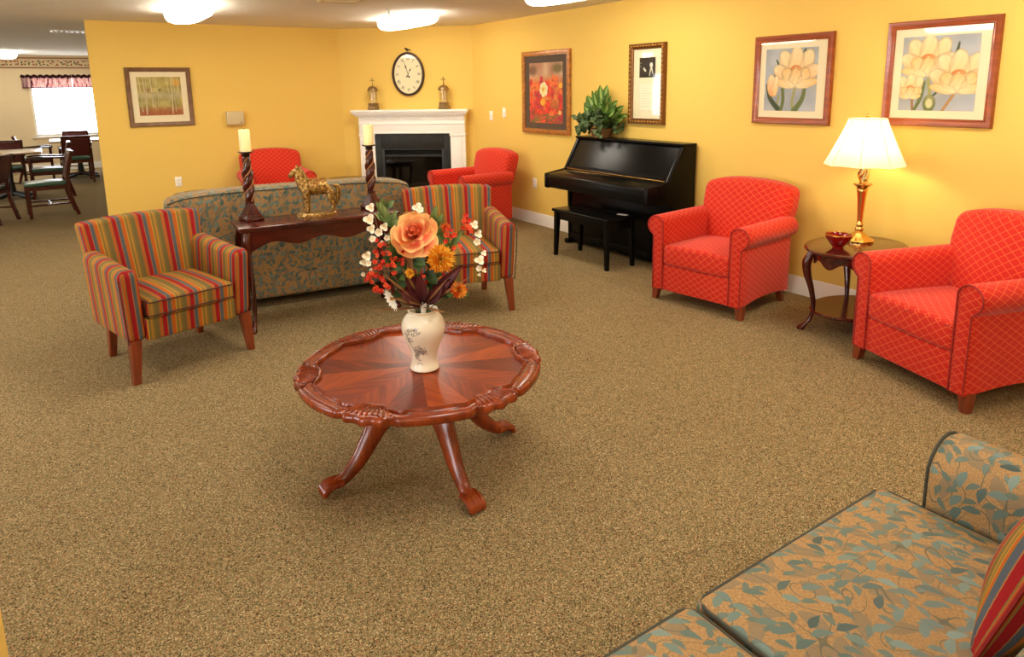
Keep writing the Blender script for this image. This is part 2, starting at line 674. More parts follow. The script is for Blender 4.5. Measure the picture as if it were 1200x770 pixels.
def smooth_path(pts, n=6):
    P = [Vector(p) for p in pts]
    out = []
    for i in range(len(P) - 1):
        p0, p1, p2, p3 = P[max(0, i - 1)], P[i], P[i + 1], P[min(len(P) - 1, i + 2)]
        for j in range(n):
            t = j / n
            out.append(0.5 * ((2 * p1) + (p2 - p0) * t + (2 * p0 - 5 * p1 + 4 * p2 - p3) * t * t + (3 * p1 - p0 - 3 * p2 + p3) * t ** 3))
    out.append(P[-1])
    return out


def interp(xs, ys, n):
    return [float(v) for v in np.interp(np.linspace(0, 1, n), xs, ys)]


def taper_leg(bm, top, bot, s0, s1, foot=0.0):
    tx, ty, tz = top
    bx, by, bz = bot
    rings = []
    for t in (0, 0.5, 1):
        s = (s0 + (s1 - s0) * t) / 2
        cx, cy, cz = tx + (bx - tx) * t, ty + (by - ty) * t, tz + (bz - tz) * t
        b = s * 0.15
        rings.append([(cx - s + b, cy - s, cz), (cx + s - b, cy - s, cz), (cx + s, cy - s + b, cz), (cx + s, cy + s - b, cz),
                      (cx + s - b, cy + s, cz), (cx - s + b, cy + s, cz), (cx - s, cy + s - b, cz), (cx - s, cy - s + b, cz)])
    loft(bm, rings)
    return bm


def cabriole(bm, x, y, dx, dy, ztop, s=1.0, reach=0.05):
    # s-curved leg leaning out towards (dx, dy), ending in a pad foot
    d = Vector((dx, dy, 0)).normalized()
    zs = [1.0, 0.86, 0.70, 0.50, 0.30, 0.14, 0.06, 0.02, 0.0]
    off = [0.0, 0.55, 0.45, 0.0, -0.25, -0.05, 0.45, 0.75, 0.75]
    rd = [0.030, 0.034, 0.029, 0.021, 0.016, 0.015, 0.021, 0.030, 0.026]
    pts = [Vector((x, y, ztop * z)) + d * reach * o for z, o in zip(zs, off)]
    n = len(smooth_path(pts, 4))
    rad = interp(np.linspace(0, 1, len(rd)), [r * s for r in rd], n)
    rings = []
    for p, r in zip(smooth_path(pts, 4), rad):
        rings.append([(p.x + r * math.cos(2 * PI * j / 12), p.y + r * math.sin(2 * PI * j / 12), max(0, p.z)) for j in range(12)])
    loft(bm, rings)
    return bm


def skin(name, verts, edges, radii, mat, parent=None, levels=2):
    me = bpy.data.meshes.new(name)
    me.from_pydata(verts, edges, [])
    o = bpy.data.objects.new(name, me)
    COL.objects.link(o)
    o.parent = parent
    sk = o.modifiers.new('skin', 'SKIN')
    sk.use_smooth_shade = True
    if not me.skin_vertices:
        me.attributes.update() if hasattr(me.attributes, 'update') else None
    for i, r in enumerate(radii):
        me.skin_vertices[0].data[i].radius = (r, r) if not hasattr(r, '__len__') else r
        me.skin_vertices[0].data[i].use_root = (i == 0)
    ss = o.modifiers.new('sub', 'SUBSURF')
    ss.levels = levels
    ss.render_levels = levels
    me.materials.append(mat)
    return o


def blade(bm, base, tip, width, normal, bend=0.0, col0=(0, 1, 0, 1), col1=None, cup=0.0, n=6, shape='leaf', edge=None, mid=None):
    """a thin curved leaf or petal patch from base to tip"""
    uvl = bm.loops.layers.uv.verify()
    cl = bm.loops.layers.float_color.get('Col') or bm.loops.layers.float_color.new('Col')
    col1 = col1 or col0
    base, tip, nrm = Vector(base), Vector(tip), Vector(normal)
    ax = tip - base
    L = ax.length
    ax.normalize()
    nrm = nrm - ax * nrm.dot(ax)
    nrm = nrm.normalized() if nrm.length > 1e-6 else ax.orthogonal().normalized()
    side = ax.cross(nrm)
    rows = []
    for i in range(n + 1):
        t = i / n
        if shape == 'leaf':
            w = math.sin(PI * min(1, t ** 0.8)) ** 0.8 * 0.5
        elif shape == 'petal':
            w = 0.5 * (math.sin(PI * min(1.0, 0.08 + t * 0.80)) ** 0.7)
        elif shape == 'grass':
            w = 0.5 * (1 - t) ** 0.6
        else:
            w = 0.5 * math.sin(PI * (0.05 + 0.95 * t)) ** 0.5
        if t == 0 and shape != 'petal':
            w = max(w, 0.06)
        if t == 1 and shape in ('leaf', 'grass', 'round'):
            w = 0.02
        w *= width
        c = base + ax * L * t + nrm * bend * L * (4 * t * (1 - t) * 0.5 + t * t * 0.5)
        row = []
        for s in (-1, -0.5, 0, 0.5, 1):
            p = c + side * w * s + nrm * cup * width * (s * s)
            row.append((bm.verts.new(p), s, t))
        rows.append(row)
    for i in range(n):
        for j in range(4):
            q = (rows[i][j], rows[i][j + 1], rows[i + 1][j + 1], rows[i + 1][j])
            f = bm.faces.new([x[0] for x in q])
            for lp, (v, s, t) in zip(f.loops, q):
                c = [a + (b - a) * t for a, b in zip(col0, col1)]
                if edge is not None:
                    k = max(0, (max(abs(s), t) - 0.55) / 0.45) ** 1.0
                    c = [a + (b - a) * k for a, b in zip(c, edge)]
                if mid is not None:
                    k = max(0.0, 1 - abs(s) * 2)
                    c = [a + (b - a) * k * 0.8 for a, b in zip(c, mid)]
                lp[cl] = (c[0], c[1], c[2], 1)
                lp[uvl].uv = (s, t)
    return bm


def ring_path(bm, pts, r, seg=6):
    """closed tube along a loop of points"""
    P = [Vector(p) for p in pts]
    n = len(P)
    rings = []
    t0 = (P[1] - P[-1]).normalized()
    x = t0.cross(Vector((0.31, 0.2, 0.93))).normalized()
    for i in range(n):
        t = (P[(i + 1) % n] - P[i - 1]).normalized()
        x = (x - t * x.dot(t)).normalized()
        y = t.cross(x)
        rings.append([P[i] + (x * math.cos(2 * PI * j / seg) + y * math.sin(2 * PI * j / seg)) * r for j in range(seg)])
    vs = loft(bm, rings, False)
    for j in range(seg):
        bm.faces.new((vs[-1][j], vs[-1][(j + 1) % seg], vs[0][(j + 1) % seg], vs[0][j]))
    return bm
# ------------------------------------------------------------------ placement (metres) and light levels
WALL_Y = (0.80, 0.535, 0.12, 1)
LIGHT_E = 11.5
BULB_E = 115.0
EXPOSURE = 0.6
DAY_E = 9.0
PIL_LOC = (1.672, 0.42, 0.447)
RB = ((4.065, 1.62, 0), -108.9)
RC = ((2.23, 8.70, 0), -6)
RD = ((4.10, 7.02, 0), -88)
SA = ((1.51, 5.60, 0), 174)
SB = ((1.11, 0.50, 0), 2.14)
PIL_ROT = (17, 0, 0)
CONSOLE = ((1.50, 4.80, 0), -3)
CA = (1.075, 4.93, 0.74)
CB = (1.945, 4.86, 0.74)
HORSE = ((1.51, 4.80, 0.74), -12)
CT = ((1.197, 2.535, 0), 0, 40, 0)
ENDT = (4.28, 2.375, 0)
LAMP = (4.40, 2.43, 0.58)
BOWL = (4.11, 2.40, 0.58)
SIDE_H = 0.55
S1 = (1.25, 8.0)
S2 = (2.95, 8.1)
# ------------------------------------------------------------------ the room
XR, YB, HC = 4.72, 9.21, 2.44
AX, AY = 3.33, 9.21
ANG = math.degrees(math.atan2(8.0 - 9.21, 4.72 - 3.33))
ALEN = math.hypot(1.39, 1.21)


def build_room():
    bm = newbm(); box(bm, -5, 4.84, -2.7, 18, -0.1, 0); struct('floor', bm, M['carpet'])
    bm = newbm(); box(bm, -5, 4.84, -2.7, 18, HC, HC + 0.1); struct('ceiling', bm, M['ceiling'])
    bm = newbm(); box(bm, XR, XR + 0.12, -2.7, 8.0, 0, HC); struct('wall_right', bm, M['yellow'])
    bm = newbm(); box(bm, XR, XR + 0.12, 8.0, 18, 0, HC); struct('wall_dining_right', bm, M['cream_wall'])
    bm = newbm(); box(bm, 0.41, AX, YB, YB + 0.12, 0, HC); struct('wall_back', bm, M['gold'])
    # angled corner wall with the firebox opening
    w = bpy.data.objects.new('tmp', None)
    c, s = math.cos(R(ANG)), math.sin(R(ANG))

    def tw(p):
        return Vector((AX + p[0] * c - p[1] * s, AY + p[0] * s + p[1] * c, p[2]))
    bpy.data.objects.remove(w)
    bm = newbm()
    for a in ((0, 0.56, 0, HC), (1.44, ALEN, 0, HC), (0.56, 1.44, 0.83, HC)):
        box(bm, a[0], a[1], 0, 0.1, a[2], a[3])
    for v in bm.verts:
        v.co = tw(v.co)
    struct('wall_corner', bm, M['yellow'])
    # far dining wall with its window
    bm = newbm()
    for a in ((-5, -0.36, 0, HC), (1.2, 4.72, 0, HC), (-0.36, 1.2, 0, 0.74), (-0.36, 1.2, 2.0, HC)):
        box(bm, a[0], a[1], 17.8, 17.95, a[2], a[3])
    struct('wall_dining_back', bm, M['cream_wall'])
    bm = newbm(); uvl = bm.loops.layers.uv.verify()
    box(bm, -4.99, 4.71, 17.79, 17.8, 2.17, 2.40)
    for f in bm.faces:
        for lp in f.loops:
            lp[uvl].uv = (lp.vert.co.x, lp.vert.co.z - 2.285)
    struct('trim_1', bm, M['border'])
    # left wall with a dining window and openings for two added lounge windows
    bm = newbm()
    LW = ((-1.6, 1.0, 0.7, 2.1), (3.5, 5.6, 0.7, 2.1))
    for a in ((-2.7, -1.6, 0, HC), (1.0, 3.5, 0, HC), (5.6, 12.6, 0, HC), (14.4, 18, 0, HC), (12.6, 14.4, 0, 0.74), (12.6, 14.4, 2.0, HC),
              (-1.6, 1.0, 0, 0.7), (-1.6, 1.0, 2.1, HC), (3.5, 5.6, 0, 0.7), (3.5, 5.6, 2.1, HC)):
        box(bm, -5.12, -5, a[0], a[1], a[2], a[3])
    struct('wall_left', bm, M['cream_wall'])
    bm = newbm(); box(bm, -5, 4.84, -2.82, -2.7, 0, HC); struct('wall_front', bm, M['yellow'])
    bm = newbm(); box(bm, -0.55, -0.275, 2.02, 2.14, 0, HC); struct('wall_partition', bm, M['gold'])
    # baseboards
    def bb(name, p0, p1, n):
        bm = newbm()
        p0, p1, n = Vector((*p0, 0)), Vector((*p1, 0)), Vector((*n, 0))
        prof = [(0, 0), (0.016, 0), (0.016, 0.105), (0.011, 0.118), (0.011, 0.13), (0.004, 0.142), (0, 0.142)]
        loft(bm, [[p + n * a + Vector((0, 0, z)) for a, z in prof] for p in (p0, p1)])
        struct(name, bm, M['trim'])
    bb('baseboard_right', (XR, -2.7), (XR, 8.0), (-1, 0))
    bb('baseboard_back', (0.41, YB), (AX, YB), (0, -1))
    bb('baseboard_dining', (-5, 17.8), (4.72, 17.8), (0, -1))
    d = Vector((c, s, 0)); n = (s, -c)
    a0 = Vector((AX, AY, 0))
    bb('baseboard_corner', (a0 + d * 0.0)[:2], (a0 + d * 0.26)[:2], n)
    bb('baseboard_corner_right', (a0 + d * 1.74)[:2], (a0 + d * ALEN)[:2], n)
    # windows
    bm = newbm(); fw = 0.05
    for a in ((-0.36, -0.31, 0.74, 2.0), (1.15, 1.2, 0.74, 2.0), (-0.31, 1.15, 0.74, 0.79), (-0.31, 1.15, 1.95, 2.0)):
        box(bm, a[0], a[1], 17.84, 17.9, a[2], a[3])
    w1 = struct('window_1', bm, M['trim'])
    bm = newbm(); box(bm, -0.31, 1.15, 17.865, 17.87, 0.79, 1.95); obj('roller_shade', bm, M['daylight'], w1)
    bm = newbm(); box(bm, -0.42, 1.26, 17.76, 17.84, 0.715, 0.74, 0.006); obj('window_sill', bm, M['trim'], w1)
    bm = newbm()
    for a in ((12.6, 12.65, 0.74, 2.0), (14.35, 14.4, 0.74, 2.0), (12.65, 14.35, 0.74, 0.79), (12.65, 14.35, 1.95, 2.0), (13.47, 13.53, 0.79, 1.95)):
        box(bm, -5.08, -5.03, a[0], a[1], a[2], a[3])
    w2 = struct('window_2', bm, M['trim'])
    for k, (y0, y1, z0, z1) in enumerate(LW):  # unseen lounge windows, added to throw daylight onto the right wall
        bm2 = newbm()
        for a in ((y0, y0 + 0.05, z0, z1), (y1 - 0.05, y1, z0, z1), (y0 + 0.05, y1 - 0.05, z0, z0 + 0.05), (y0 + 0.05, y1 - 0.05, z1 - 0.05, z1), ((y0 + y1) / 2 - 0.03, (y0 + y1) / 2 + 0.03, z0 + 0.05, z1 - 0.05)):
            box(bm2, -5.08, -5.03, a[0], a[1], a[2], a[3])
        w = struct('window_%d' % (k + 3), bm2, M['trim'])
        bm2 = newbm(); box(bm2, -5.07, -5.065, y0 + 0.05, y1 - 0.05, z0 + 0.05, z1 - 0.05); obj('roller_shade', bm2, M['added_daylight'], w)
    bm = newbm(); box(bm, -5.07, -5.065, 12.65, 14.35, 0.79, 1.95); obj('roller_shade', bm, M['daylight'], w2)


def valance(x0, x1, label):
    t = thing('window_valance', label, 'valance', ((x0 + x1) / 2, 17.74, 1.76), 0, 'valances over the dining window')
    w = (x1 - x0) / 2
    def sheet(z0, z1, amp, depth, name, mat, nf, edge=0.0):
        bm = newbm(); uvl = bm.loops.layers.uv.verify()
        N = 90
        rows = []
        for z in (z0, z0 + (z1 - z0) * 0.5, z1):
            row = []
            for i in range(N + 1):
                u = i / N
                y = amp * math.sin(u * nf * 2 * PI) * (1.2 - 0.5 * (z - z0) / (z1 - z0)) - depth
                zz = z + (0.012 * math.sin(u * nf * 2 * PI * 0.5 + 1) if edge else 0)
                row.append(bm.verts.new((-w + 2 * w * u, y, zz)))
            rows.append(row)
        for a in range(2):
            for i in range(N):
                f = bm.faces.new((rows[a][i], rows[a][i + 1], rows[a + 1][i + 1], rows[a + 1][i]))
                for lp in f.loops:
                    lp[uvl].uv = (lp.vert.co.x + x0, lp.vert.co.z)
        bmesh.ops.solidify(bm, geom=bm.faces[:], thickness=0.004)
        obj(name, bm, mat, t)
    sheet(0.015, 0.225, 0.016, 0.0, 'skirt', M['valance'], 11)
    sheet(0.0, 0.02, 0.018, 0.002, 'hem', M['wine_cloth'], 11)
    sheet(0.21, 0.275, 0.012, 0.012, 'ruffle', M['wine_cloth'], 16, 1)
    bm = newbm(); tube(bm, [(-w - 0.02, 0.01, 0.24), (w + 0.02, 0.01, 0.24)], 0.012); obj('rod', bm, M['bronze'], t)


def ceiling_light(x, y, label, L=1.25, W=0.36):
    t = thing('ceiling_light', label, 'ceiling light', (x, y, HC), 90, 'oval ceiling lights')
    bm = newbm()
    def outline(sx, sy, n=40):
        pts = []
        for j in range(n):
            a = 2 * PI * j / n
            e = 0.62
            pts.append((sx * math.copysign(abs(math.cos(a)) ** e, math.cos(a)), sy * math.copysign(abs(math.sin(a)) ** (e * 1.25), math.sin(a))))
        return pts
    rings = []
    for k, z in ((1.0, -0.02), (1.0, -0.045), (0.97, -0.075), (0.88, -0.10), (0.7, -0.116), (0.4, -0.122)):
        rings.append([(p[0], p[1], z) for p in outline(L / 2 - W / 2 * (1 - k), W / 2 * k)])
    loft(bm, rings)
    obj('diffuser', bm, M['lit'], t)
    bm = newbm()
    rings = [[(p[0] * 0.98, p[1] * 0.95, z) for p in outline(L / 2, W / 2)] for z in (0.0, -0.02)]
    loft(bm, rings)
    obj('pan', bm, M['trim'], t)
    return t


def build_ceiling_things():
    for x, y, lab in (
        (1.2, 7.4, 'oval ceiling light nearest above the birch tree picture'),
        (3.45, 7.3, 'oval ceiling light in front of the corner fireplace'),
        (3.6, 4.45, 'oval ceiling light cut by the top edge of the picture, nearest the right wall'),
        (1.3, 4.3, 'oval ceiling light over the striped armchairs'),
        (1.2, 1.4, 'oval ceiling light over the near end of the lounge, in the middle'),
        (3.6, 1.4, 'oval ceiling light over the red armchairs beside the lamp'),
        (-1.4, 4.6, 'oval ceiling light in the open left half of the lounge'),
        (-1.4, 7.6, 'oval ceiling light between the lounge and the dining room'),
        (-1.3, -1.2, 'oval ceiling light behind the near sofa, farther from the red armchairs'),
        (2.6, -1.2, 'oval ceiling light behind the near sofa, closer to the right wall'),
        (-0.62, 16.3, 'oval ceiling light glowing in the dining room by the window wall'),
        (-3.0, 13.0, 'oval ceiling light over the left side of the dining room'),
        (2.6, 13.4, 'oval ceiling light in the dining room behind the yellow partition'),
    ):
        ceiling_light(x, y, lab)
    # sprinkler
    t = thing('sprinkler_head', 'small fire sprinkler head beside the light in front of the fireplace', 'sprinkler', (3.0, 6.75, HC))
    bm = newbm(); lathe(bm, [(0.035, 0.0), (0.033, -0.008), (0.014, -0.012)], 20); obj('escutcheon', bm, M['white_plastic'], t)
    bm = newbm(); lathe(bm, [(0.011, -0.008), (0.011, -0.045), (0.007, -0.05), (0.007, -0.07), (0.022, -0.074), (0.022, -0.078)], 14); obj('body', bm, M['steel'], t)
    # access panel
    t = thing('ceiling_hatch', 'flat square access panel in the ceiling at the top of the view', 'hatch', (2.31, 6.2, HC))
    bm = newbm()
    for a in ((-0.17, 0.17, -0.23, -0.20), (-0.17, 0.17, 0.20, 0.23), (-0.17, -0.14, -0.2, 0.2), (0.14, 0.17, -0.2, 0.2)):
        box(bm, *a, -0.012, 0.0, 0.003)
    obj('frame', bm, M['beige_plastic'], t)
    bm = newbm(); box(bm, -0.14, 0.14, -0.2, 0.2, -0.008, 0.0); obj('panel', bm, M['white_plastic'], t)
    # vent
    t = thing('ceiling_vent', 'white louvred ceiling vent in the dining room ceiling beside the yellow partition', 'vent', (0.33, 10.85, HC))
    bm = newbm()
    for a in ((-0.24, 0.24, -0.16, -0.13), (-0.24, 0.24, 0.13, 0.16), (-0.24, -0.21, -0.13, 0.13), (0.21, 0.24, -0.13, 0.13)):
        box(bm, *a, -0.014, 0.0, 0.003)
    obj('frame', bm, M['white_plastic'], t)
    bm = newbm()
    for i in range(7):
        x = -0.18 + i * 0.06
        loft(bm, [[(x - 0.022, y, -0.002), (x - 0.018, y, -0.001), (x + 0.02, y, -0.016), (x + 0.016, y, -0.018)] for y in (-0.13, 0.13)])
    obj('louvre', bm, M['white_plastic'], t)
    bm = newbm(); box(bm, -0.21, 0.21, -0.13, 0.13, -0.002, 0); obj('backing', bm, M['slot'], t)


def wall_plate(kind, label, cat, loc, rz, group=None):
    t = thing(kind, label, cat, loc, rz, group)
    bm = newbm(); rbox(bm, (-0.038, -0.008, -0.06), (0.038, 0, 0.06), 0.005); obj('cover_plate', bm, M['white_plastic'], t)
    if 'outlet' in kind:
        for z in (-0.024, 0.024):
            bm = newbm(); rbox(bm, (-0.017, -0.011, z - 0.015), (0.017, -0.007, z + 0.015), 0.004)
            s = obj('socket', bm, M['white_plastic'], t)
            bm = newbm()
            for x in (-0.007, 0.007):
                box(bm, x - 0.0015, x + 0.0015, -0.0115, -0.0105, z - 0.004, z + 0.006)
            obj('slot', bm, M['slot'], s)
    elif 'switch' in kind:
        bm = newbm(); rbox(bm, (-0.006, -0.02, -0.012), (0.006, -0.006, 0.012), 0.003); obj('toggle', bm, M['white_plastic'], t)
    return t


def build_wall_bits():
    wall_plate('light_switch', 'white light switch on the yellow wall, the lower one, closer to the fireplace corner', 'switch', (XR, 7.56, 1.275), -90)
    wall_plate('light_switch', 'white light switch on the yellow wall, the higher one, closer to the poppy picture', 'switch', (XR, 7.25, 1.32), -90)
    wall_plate('wall_outlet', 'white wall outlet low on the right wall between the red armchair and the piano', 'outlet', (XR, 6.60, 0.50), -90)
    wall_plate('wall_outlet', 'white wall outlet on the yellow partition just above the sofa back', 'outlet', (1.19, YB, 0.55), 0)
    t = thing('wall_box', 'small beige box mounted on the yellow partition above the left candle', 'wall box', (1.91, YB, 1.30))
    bm = newbm(); rbox(bm, (-0.105, -0.07, -0.085), (0.105, 0, 0.085), 0.012); obj('housing', bm, M['beige_plastic'], t)
    bm = newbm(); box(bm, -0.09, 0.09, -0.073, -0.068, -0.07, 0.07, 0.002); obj('front_cover', bm, M['beige_plastic'], t)
    bm = newbm(); box(bm, 0.05, 0.075, -0.075, -0.072, -0.06, -0.052); obj('indicator', bm, M['slot'], t)


# ------------------------------------------------------------------ pictures
def vnoise(n, cells, seed):
    rng = np.random.RandomState(seed)
    g = rng.rand(cells + 2, cells + 2)
    x = np.linspace(0, cells, n)
    i = np.floor(x).astype(int)
    f = x - i
    f = f * f * (3 - 2 * f)
    a = g[np.ix_(i, i)] * (1 - f)[None, :] + g[np.ix_(i, i + 1)] * f[None, :]
    b = g[np.ix_(i + 1, i)] * (1 - f)[None, :] + g[np.ix_(i + 1, i + 1)] * f[None, :]
    return a * (1 - f)[:, None] + b * f[:, None]


class Paint:
    """a small canvas; u runs right, v runs up"""
    def __init__(s, n, bg):
        s.n = n
        l = np.linspace(0, 1, n)
        s.u, s.v = np.meshgrid(l, l)
        s.c = np.ones((n, n, 3)) * np.array(bg)

    def put(s, m, col):
        m = np.clip(m, 0, 1)[..., None]
        s.c = s.c * (1 - m) + np.asarray(col) * m

    def local(s, cx, cy, ang):
        a = math.radians(ang)
        dx, dy = s.u - cx, s.v - cy
        return dx * math.cos(a) + dy * math.sin(a), -dx * math.sin(a) + dy * math.cos(a)

    def ell(s, cx, cy, rx, ry, ang, c0, c1=None, soft=0.06, vein=0.0):
        x, y = s.local(cx, cy, ang)
        d = np.sqrt((x / rx) ** 2 + (y / ry) ** 2)
        m = (1 - d) / soft
        c1 = c0 if c1 is None else c1
        t = np.clip(x / rx * 0.5 + 0.5, 0, 1)[..., None]
        col = np.array(c0) * (1 - t) + np.array(c1) * t
        if vein:
            col = col * (1 - vein * (0.5 + 0.5 * np.sin(y / ry * 9 + 3 * np.sin(x / rx * 2.5))) * np.clip(np.abs(y / ry) * 1.4, 0, 1))[..., None]
        rim = np.clip((d - 0.84) / 0.16, 0, 1)[..., None] * 0.28
        col = col * (1 - rim)
        s.put(m, col)

    def petal(s, cx, cy, L, W, ang, c0, c1, vein=0.1):
        a = math.radians(ang)
        s.ell(cx + math.cos(a) * L / 2, cy + math.sin(a) * L / 2, L / 2, W / 2, ang, c0, c1, 0.08, vein)

    def stroke(s, pts, w, col, w1=None):
        w1 = w if w1 is None else w1
        P = smooth_path([(a, b, 0) for a, b in pts], 8)
        for i in range(len(P) - 1):
            a, b = P[i], P[i + 1]
            d = b - a
            L2 = max(1e-9, d.length_squared)
            t = np.clip(((s.u - a.x) * d.x + (s.v - a.y) * d.y) / L2, 0, 1)
            dist = np.hypot(s.u - a.x - t * d.x, s.v - a.y - t * d.y)
            ww = w + (w1 - w) * i / (len(P) - 1)
            s.put((ww - dist) / 0.012 + 0.5, col)

    def rgba(s):
        c = np.clip(s.c, 0, 255) / 255.0
        c = np.where(c <= 0.04045, c / 12.92, ((c + 0.055) / 1.055) ** 2.4)
        return np.concatenate([c, np.ones(c.shape[:2] + (1,))], -1)


def canvas_mesh(name, x0, x1, z0, z1, y, P, mat, parent):
    n = P.n
    xs, zs = np.linspace(x0, x1, n), np.linspace(z0, z1, n)
    V = np.zeros((n, n, 3))
    V[..., 0] = xs[None, :]
    V[..., 1] = y
    V[..., 2] = zs[:, None]
    idx = np.arange(n * n).reshape(n, n)
    F = np.stack([idx[:-1, :-1], idx[:-1, 1:], idx[1:, 1:], idx[1:, :-1]], -1).reshape(-1, 4)
    me = bpy.data.meshes.new(name)
    me.from_pydata(V.reshape(-1, 3).tolist(), [], F.tolist())
    a = me.attributes.new('Col', 'FLOAT_COLOR', 'POINT')
    a.data.foreach_set('color', P.rgba().astype(np.float32).ravel())
    me.materials.append(mat)
    o = bpy.data.objects.new(name, me)
    COL.objects.link(o)
    o.parent = parent
    return o


def frame_mesh(w, h, fw, d, prof=None):
    """mitred frame: profile (t across the width 0 outer..1 inner, depth 0..1)"""
    prof = prof or [(0, 0), (0, 0.75), (0.12, 1.0), (0.45, 0.9), (0.75, 0.62), (0.86, 0.72), (1.0, 0.6), (1.0, 0)]
    bm = newbm(); uvl = bm.loops.layers.uv.verify()
    cs = [(-1, -1), (1, -1), (1, 1), (-1, 1)]
    V = [[bm.verts.new((sx * (w / 2 - fw * t), -d * q, sz * (h / 2 - fw * t))) for t, q in prof] for sx, sz in cs]
    n = len(prof)
    for k in range(4):
        for i in range(n):
            f = bm.faces.new((V[k][i], V[(k + 1) % 4][i], V[(k + 1) % 4][(i + 1) % n], V[k][(i + 1) % n]))
            for lp in f.loops:
                p = lp.vert.co
                lp[uvl].uv = (p.x, p.z)
    return bm


def picture(name, label, loc, rz, w, h, fw, frame_mat, mats, art, d=0.03, prof=None):
    """mats: list of (material, inset); art: list of (paint, x0, x1, z0, z1) within the picture"""
    t = thing(name, label, 'picture', loc, rz)
    obj('frame', frame_mesh(w, h, fw, d, prof), frame_mat, t)
    y = -d * 0.34
    for m, ins in mats:
        bm = newbm(); box(bm, -w / 2 + ins, w / 2 - ins, y, y + 0.004, -h / 2 + ins, h / 2 - ins); obj('mat_board', bm, m, t)
        y -= 0.003
    for P, x0, x1, z0, z1 in art:
        canvas_mesh('print', x0, x1, z0, z1, y + 0.001, P, M['art'], t)
    bm = newbm(); box(bm, -w / 2 + fw * 0.9, w / 2 - fw * 0.9, -d * 0.58, -d * 0.55, -h / 2 + fw * 0.9, h / 2 - fw * 0.9); obj('glazing', bm, M['pane'], t)
    return t


def paint_tulips(big):
    P = Paint(120, (172, 176, 178))
    nz = vnoise(120, 5, 3)[..., None]
    P.c = P.c * (0.9 + 0.2 * nz) + np.array([14, 8, 0]) * (vnoise(120, 9, 8)[..., None] - 0.5)
    cr, yl, og, dk = (250, 226, 176), (244, 196, 126), (236, 164, 98), (216, 120, 56)
    gr, dg, lg = (104, 116, 66), (62, 76, 50), (158, 158, 96)

    def bloom(cx, cy, s, open_=1.0):
        for a in (62, 118, 90):
            P.petal(cx, cy - 0.30 * s, 0.98 * s, 0.50 * s, a, yl, cr)
        for a, k in ((150, .8), (30, .8)):
            P.petal(cx, cy - 0.26 * s, k * s * open_, 0.44 * s, a, og, cr)
        P.ell(cx, cy + 0.02 * s, 0.2 * s, 0.16 * s, 0, dk, og)
        P.ell(cx + 0.01 * s, cy + 0.03 * s, 0.05 * s, 0.09 * s, 20, (250, 236, 190))
        for a, l in ((128, .62), (52, .62), (90, .50)):
            P.petal(cx, cy - 0.40 * s, l * s, 0.42 * s, a, cr, yl, 0.14)
        P.petal(cx, cy - 0.36 * s, 0.7 * s * open_, 0.24 * s, 12, cr, yl)
        P.petal(cx, cy - 0.36 * s, 0.7 * s * open_, 0.24 * s, 168, cr, yl)
    if not big:
        P.stroke([(0.60, 0.36), (0.56, 0.16), (0.58, 0.0)], 0.022, lg)
        P.stroke([(0.30, 0.25), (0.26, 0.1), (0.26, 0.0)], 0.016, lg)
        P.stroke([(0.78, 0.36), (0.74, 0.18), (0.60, 0.0)], 0.03, gr, 0.05)
        P.stroke([(0.05, 0.42), (0.12, 0.2), (0.32, 0.0)], 0.025, dg, 0.05)
        P.stroke([(0.36, 0.36), (0.38, 0.16), (0.34, 0.0)], 0.03, gr)
        P.stroke([(0.20, 0.58), (0.26, 0.72), (0.22, 0.82)], 0.025, dg, 0.01)
        P.stroke([(0.72, 0.9), (0.76, 0.97)], 0.015, dg)
        bloom(0.60, 0.62, 0.63)
        P.petal(0.16, 0.22, 0.38, 0.2, 96, og, cr)
        P.petal(0.20, 0.22, 0.36, 0.12, 84, yl, cr)
    else:
        P.stroke([(0.38, 0.42), (0.42, 0.2), (0.42, 0.0)], 0.022, lg)
        P.stroke([(0.74, 0.24), (0.66, 0.1), (0.60, 0.0)], 0.018, (176, 132, 82))
        P.stroke([(0.18, 0.2), (0.2, 0.0)], 0.014, (150, 104, 60))
        P.stroke([(0.32, 0.38), (0.30, 0.18), (0.22, 0.0)], 0.03, gr, 0.02)
        P.stroke([(0.66, 0.62), (0.72, 0.78), (0.74, 0.9)], 0.03, dg, 0.006)
        P.stroke([(0.46, 0.2), (0.6, 0.34)], 0.012, dg)
        P.petal(0.42, -0.02, 0.24, 0.18, 90, gr, lg)
        P.ell(0.42, 0.1, 0.05, 0.07, 0, (206, 204, 150))
        bloom(0.36, 0.67, 0.54)
        bloom(0.77, 0.45, 0.55)
        bloom(0.15, 0.29, 0.32, 0.7)
    return P


